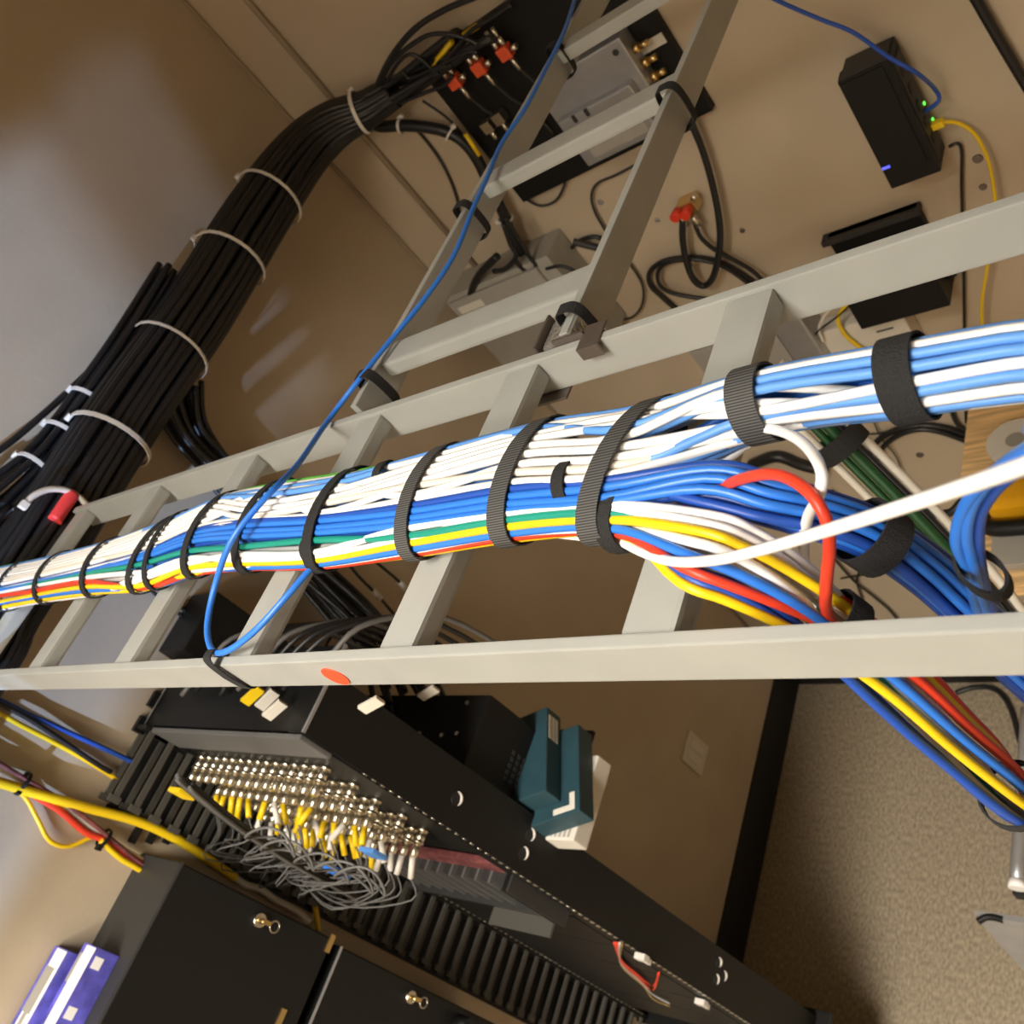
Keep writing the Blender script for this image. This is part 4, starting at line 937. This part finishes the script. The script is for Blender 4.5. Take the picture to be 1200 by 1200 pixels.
# ------------------------------------------------------------------ wall cabinets at the lower left
XF = -1.57; CY = .160
def cabinet(z0, z1, lab, key, y1):
    t = empty('wall_cabinet', ((XC + XF) / 2, -.25, z0), lab, 'cabinet')
    part(box((XC, -.62, z0), (XF - .012, y1, z1)), 'body', M_BLKP, t, .002)
    d = part(box((XF - .012, -.618, z0 + .003), (XF, y1 - .003, z1 - .002)), 'door', M_RACK, t, .002)
    c = P(*key, x=XF + .003)
    b = MB(); b.cyl((XF, c.y, c.z), (XF + .010, c.y, c.z), .012, 14); part(b, 'lock', M_STEEL, d)
    b = MB(); b.cyl((XF + .010, c.y, c.z), (XF + .024, c.y, c.z), .004, 6); b.box((XF + .02, c.y - .004, c.z - .016), (XF + .023, c.y + .004, c.z)); part(b, 'key', M_BRASS, d)
    b = MB(); b.tube([Vector((XF + .02, c.y + .010 * math.cos(a), c.z - .026 + .010 * math.sin(a))) for a in [2 * math.pi * j / 12 for j in range(12)]], .0014, 6, 1, closed=True); part(b, 'key_ring', M_STEEL, d)
    return t
t1 = cabinet(H(-1.222), H(-.861), 'upper black wall cabinet with a key in the lock', (303, 1078), CY)
part(box((XF - .004, -.62, H(-.8635)), (XF + .001, CY, H(-.8605))), 'edge_trim', M_BLKG, t1)
part(box((XC, -.62, H(-.861)), (XF - .002, CY - .002, H(-.8595))), 'top_sheet', M_BLKG, t1)
t2 = cabinet(H(-1.75), H(-1.247), 'lower black wall cabinet with a key in the lock', (480, 1168), CY - .006)
part(box((XF - .002, -.62, H(-1.2495)), (XF + .0012, CY - .006, H(-1.2455))), 'edge_trim', M_ALU, t2)
for (px, py, zz) in ((385, 1108, 0), (327, 1196, 0)):
    c = P(px, py, x=XF); b = MB(); b.box((XF, c.y - .012, c.z - .006), (XF + .003, c.y + .02, c.z + .006)); part(b, 'hinge', M_BRASS, t1)
c = P(548, 1190, x=XF + .02); b = MB(); b.cyl((XF, c.y - .02, c.z), (XF + .035, c.y - .02, c.z), .018, 16); part(b, 'knob', M_BLKP, t2)
# boxes on the cabinet
for k, (x0, x1, ys, zt, lab) in enumerate(((-1.715, -1.665, P(95, 1120, x=-1.69).y, H(-.800), 'violet and white retail box nearer the wall on the cabinet'), (-1.655, -1.610, P(138, 1120, x=-1.63).y, H(-.815), 'violet and white retail box at the front of the cabinet'))):
    zb = H(-.859); t = empty('retail_box', ((x0 + x1) / 2, ys - .15, zb), lab, 'box', 'retail boxes on the cabinet')
    part(box((x0, ys - .34, zb), (x1, ys, zt)), 'carton', M_PURP, t, .001)
    part(box((x0 + .012, ys - .338, zt), (x1, ys - .002, zt + .0006)), 'white_band', M_WHITE, t)
    part(box((x0, ys - .335, zt), (x0 + .012, ys - .002, zt + .0006)), 'violet_band', M_PURP, t)
    if k == 0:
        b = MB(); b.box((x0 + .010, ys - .10, zt + .0006), (x1 - .010, ys - .03, zt + .0012)); b.box((x0 + .020, ys - .12, zt + .0006), (x1 - .018, ys - .10, zt + .0012)); part(b, 'printed_picture', M_GBOX, t)
    else:
        b = MB(); b.box((x0 + .004, ys - .06, zt + .0006), (x0 + .012, ys - .015, zt + .0012)); part(b, 'printed_picture', M_GBOX, t)
    for j in range(4):
        b = MB(); b.box((x1, ys - .03 - .075 * j, zb + .022), (x1 + .0006, ys - .012 - .075 * j, zb + .038)); part(b, 'printed_square', M_WHITE, t)
# ------------------------------------------------------------------ cables on the lower left wall
XW = XC + .015
cable('network_cable', PL([(-90, 778), (-20, 812), (0, 821), (40, 840), (80, 858), (120, 876), (160, 895)], x=XW), .0045, M_BLUED, 'blue cable slanting down the lower left wall to the rack')
cable('wall_cable', PL([(-90, 782), (-20, 815), (0, 825), (30, 840), (70, 866), (110, 893), (130, 905)], x=XW + .004), .0045, M_BLK, 'black cable slanting down the lower left wall to the rack')
cable('network_cable', PL([(-90, 798), (-20, 828), (0, 836), (25, 850), (60, 868), (100, 890), (137, 913)], x=XW - .004), .0045, M_YEL, 'thin yellow cable beside the slanting black cable')
cable('network_cable', PL([(-90, 890), (-30, 908), (0, 917), (40, 929), (100, 946), (160, 962), (205, 982), (240, 1004), (276, 1029)], x=XW + .01), .0085, M_YEL, 'thick yellow cable sweeping down the lower left wall')
cable('cable_sleeve', PL([(274, 1028), (288, 1037), (305, 1042), (325, 1056), (345, 1066), (362, 1080)], x=XW + .008), .007, M_OFFW, 'twisted off white sleeve at the end of the thick yellow cable')
cable('network_cable', PL([(369, 1062), (371, 1074), (373, 1090)], x=XW + .004), .006, M_YEL, 'short yellow cable stub beside the upper cabinet')
cable('network_cable', PL([(20, 925), (32, 938), (45, 962), (58, 985), (80, 992), (105, 982), (120, 978)], x=XW), .004, M_YEL, 'thin yellow cable drooping below the thick yellow cable')
cable('network_cable', PL([(40, 932), (70, 950), (100, 975), (122, 984), (150, 1002), (178, 1020)], x=XW + .005), .006, M_RED, 'red cable in the tied bundle on the lower left wall')
cable('network_cable', PL([(-90, 845), (-20, 888), (0, 900), (30, 917), (65, 938), (100, 965), (125, 982), (152, 1000), (180, 1016)], x=XW), .0055, M_OFFW, 'white cable in the tied bundle on the lower left wall')
cable('network_cable', PL([(-90, 842), (-20, 884), (0, 895), (35, 916), (75, 940), (110, 966), (130, 983), (155, 1004), (178, 1022)], x=XW + .010), .004, M_MAROON, 'thin maroon cable in the tied bundle on the lower left wall')
cable('network_cable', PL([(118, 985), (140, 1005), (160, 1017), (168, 1024), (162, 1042), (148, 1066), (134, 1090), (124, 1106)], x=XW + .012), .005, M_YEL, 'yellow cable dropping from the tied bundle to the retail boxes')
TB = PL([(-20, 888), (0, 900), (28, 916), (65, 938), (122, 982), (172, 1017), (190, 1030)], x=XW + .006)
for i, f_, lab in ((2, .0, 'black tie on the red and white bundle at the far left'), (4, .0, 'black tie in the middle of the red and white bundle'), (5, .0, 'black tie at the end of the red and white bundle')):
    tie_ring(TB, i, f_, .015, .006, lab, 'black ties on the wall bundle', M_BLKP)

# ------------------------------------------------------------------ wooden shelf and tools on the right
SZ = -1.55
sx = -.655; sy0 = .695 * 1.55
sh = empty('wall_shelf', (-.2, 1.35, H(SZ - .03)), 'plywood wall shelf with a light edge at the right', 'shelf')
part(box((sx, sy0, H(SZ - .032)), (.35, YA - .002, H(SZ))), 'board', M_WOOD, sh, .002)
part(box((sx + .1, sy0 + .1, H(SZ - .20)), (sx + .13, YA - .002, H(SZ - .032))), 'bracket', M_WOOD, sh, .002)
c = P(1192, 520, z=SZ + .012)
t = empty('tape_roll', c, 'white round roll lying on the plywood shelf', 'roll')
b = MB(); b.cyl((c.x, c.y, H(SZ)), (c.x, c.y, H(SZ + .025)), .055, 32); part(b, 'roll_body', M_OFFW, t, .0)
b = MB(); b.cyl((c.x, c.y, H(SZ + .025)), (c.x, c.y, H(SZ + .0265)), .018, 20); part(b, 'core', M_GBOX, t)
c = P(1190, 588, z=SZ + .03)
t = empty('power_tool', c, 'yellow and black power tool on the plywood shelf', 'tool')
b = MB(); b.box((c.x - .05, c.y - .028, H(SZ + .002)), (c.x + .16, c.y + .034, H(SZ + .06))); part(b, 'body', M_TOOLY, t, .012)
b = MB(); b.tube([Vector((c.x - .05, c.y + .045, H(SZ + .03))), Vector((c.x - .055, c.y - .0, H(SZ + .045))), Vector((c.x - .05, c.y - .05, H(SZ + .03))), Vector((c.x + .02, c.y - .062, H(SZ + .03))), Vector((c.x + .16, c.y - .06, H(SZ + .03)))], .016, 10, 4); part(b, 'grip', M_BLKP, t)
b = MB(); b.tube([Vector((c.x - .04, c.y + .045, H(SZ + .05))), Vector((c.x + .05, c.y + .05, H(SZ + .06))), Vector((c.x + .16, c.y + .05, H(SZ + .05)))], .010, 10, 4); part(b, 'top_guard', M_BLKP, t)
q = P(1178, 650, z=SZ)
t = empty('flat_device', (q.x + .15, q.y, H(SZ)), 'flat grey metal device at the front of the plywood shelf', 'device')
lx0 = P(1165, 650, z=SZ).x; ly0 = P(1190, 668, z=SZ).y; ly1 = P(1190, 625, z=SZ).y
part(box((lx0, ly0, H(SZ)), (lx0 + .32, ly1, H(SZ + .012))), 'base', M_ALU, t, .002)
part(box((lx0, ly0, H(SZ + .012)), (lx0 + .32, ly1, H(SZ + .018))), 'lid', M_GBOX, t, .002)
cable('tool_cable', [P(1075, 595, z=SZ + .02), P(1095, 602, z=SZ + .02), P(1115, 600, z=SZ + .01), P(1130, 585, z=SZ + .02), P(1150, 575, z=SZ + .03)], .009, M_BLK, 'thick black cord at the left edge of the plywood shelf')

# ------------------------------------------------------------------ cart at the lower right edge
z_ = -2.2
a0, a1 = P(1194, 945, z=z_), P(1190, 1038, z=z_)
t = empty('tool_cart', (a0.x + .15, a0.y, 0), 'grey metal cart at the right edge with a tubular handle', 'cart')
b = MB(); b.tube([Vector((a1.x + .003, a1.y, H(z_))), Vector((a1.x + .003, a1.y + .18, H(z_))), Vector((a1.x + .003, a1.y + .42, H(z_)))], .016, 14, 3); part(b, 'handle_tube', M_ALU, t)
b = MB(); b.cyl((a1.x + .003, a1.y - .006, H(z_)), (a1.x + .003, a1.y + .012, H(z_)), .0175, 14); part(b, 'tube_cap', M_WHITE, t)
part(box((a1.x - .012, a1.y - .012, H(z_ - .05)), (a1.x + .02, a1.y + .03, H(z_ - .018))), 'joint', M_BLKP, t, .003)
b = MB(); w0 = P(1142, 1073, z=z_ - .08); b.add([tuple(w0), tuple(w0 + Vector((.32, 0, .0))), tuple(w0 + Vector((.32, -.012, -.02))), tuple(w0 + Vector((.06, -.06, -.2))), tuple(w0 + Vector((0, .012, 0))), tuple(w0 + Vector((.32, .012, 0))), tuple(w0 + Vector((.32, .0, -.02))), tuple(w0 + Vector((.06, -.05, -.2)))], [(0, 1, 2, 3), (7, 6, 5, 4), (0, 4, 5, 1), (1, 5, 6, 2), (2, 6, 7, 3), (3, 7, 4, 0)]); part(b, 'side_plate', M_ALU, t)
part(box((a1.x + .02, a1.y + .06, H(z_ - .55)), (a1.x + .36, a1.y + .60, H(z_ - .02))), 'cabinet_body', M_BLKG, t, .004)
part(box((a1.x + .02, a1.y + .055, H(z_ - .02)), (a1.x + .36, a1.y + .60, H(z_ - .012))), 'top_sheet', M_BLKG, t, .001)
for (dx, dy) in ((.05, .1), (.33, .1), (.05, .56), (.33, .56)):
    part(box((a1.x + dx - .015, a1.y + dy - .015, 0), (a1.x + dx + .015, a1.y + dy + .015, H(z_ - .55))), 'leg', M_BLKG, t)
b = MB(); b.tube(PL([(1146, 1080), (1155, 1075), (1165, 1075), (1176, 1078)], z=z_ - .085), .008, 8, 4); part(b, 'latch', M_BLKP, t)
cable('floor_cable', PL([(1120, 812), (1140, 806), (1160, 806), (1175, 815), (1186, 835), (1195, 870)], z=-2.875), .008, M_BLK, 'black cord curling on the floor by the cart')
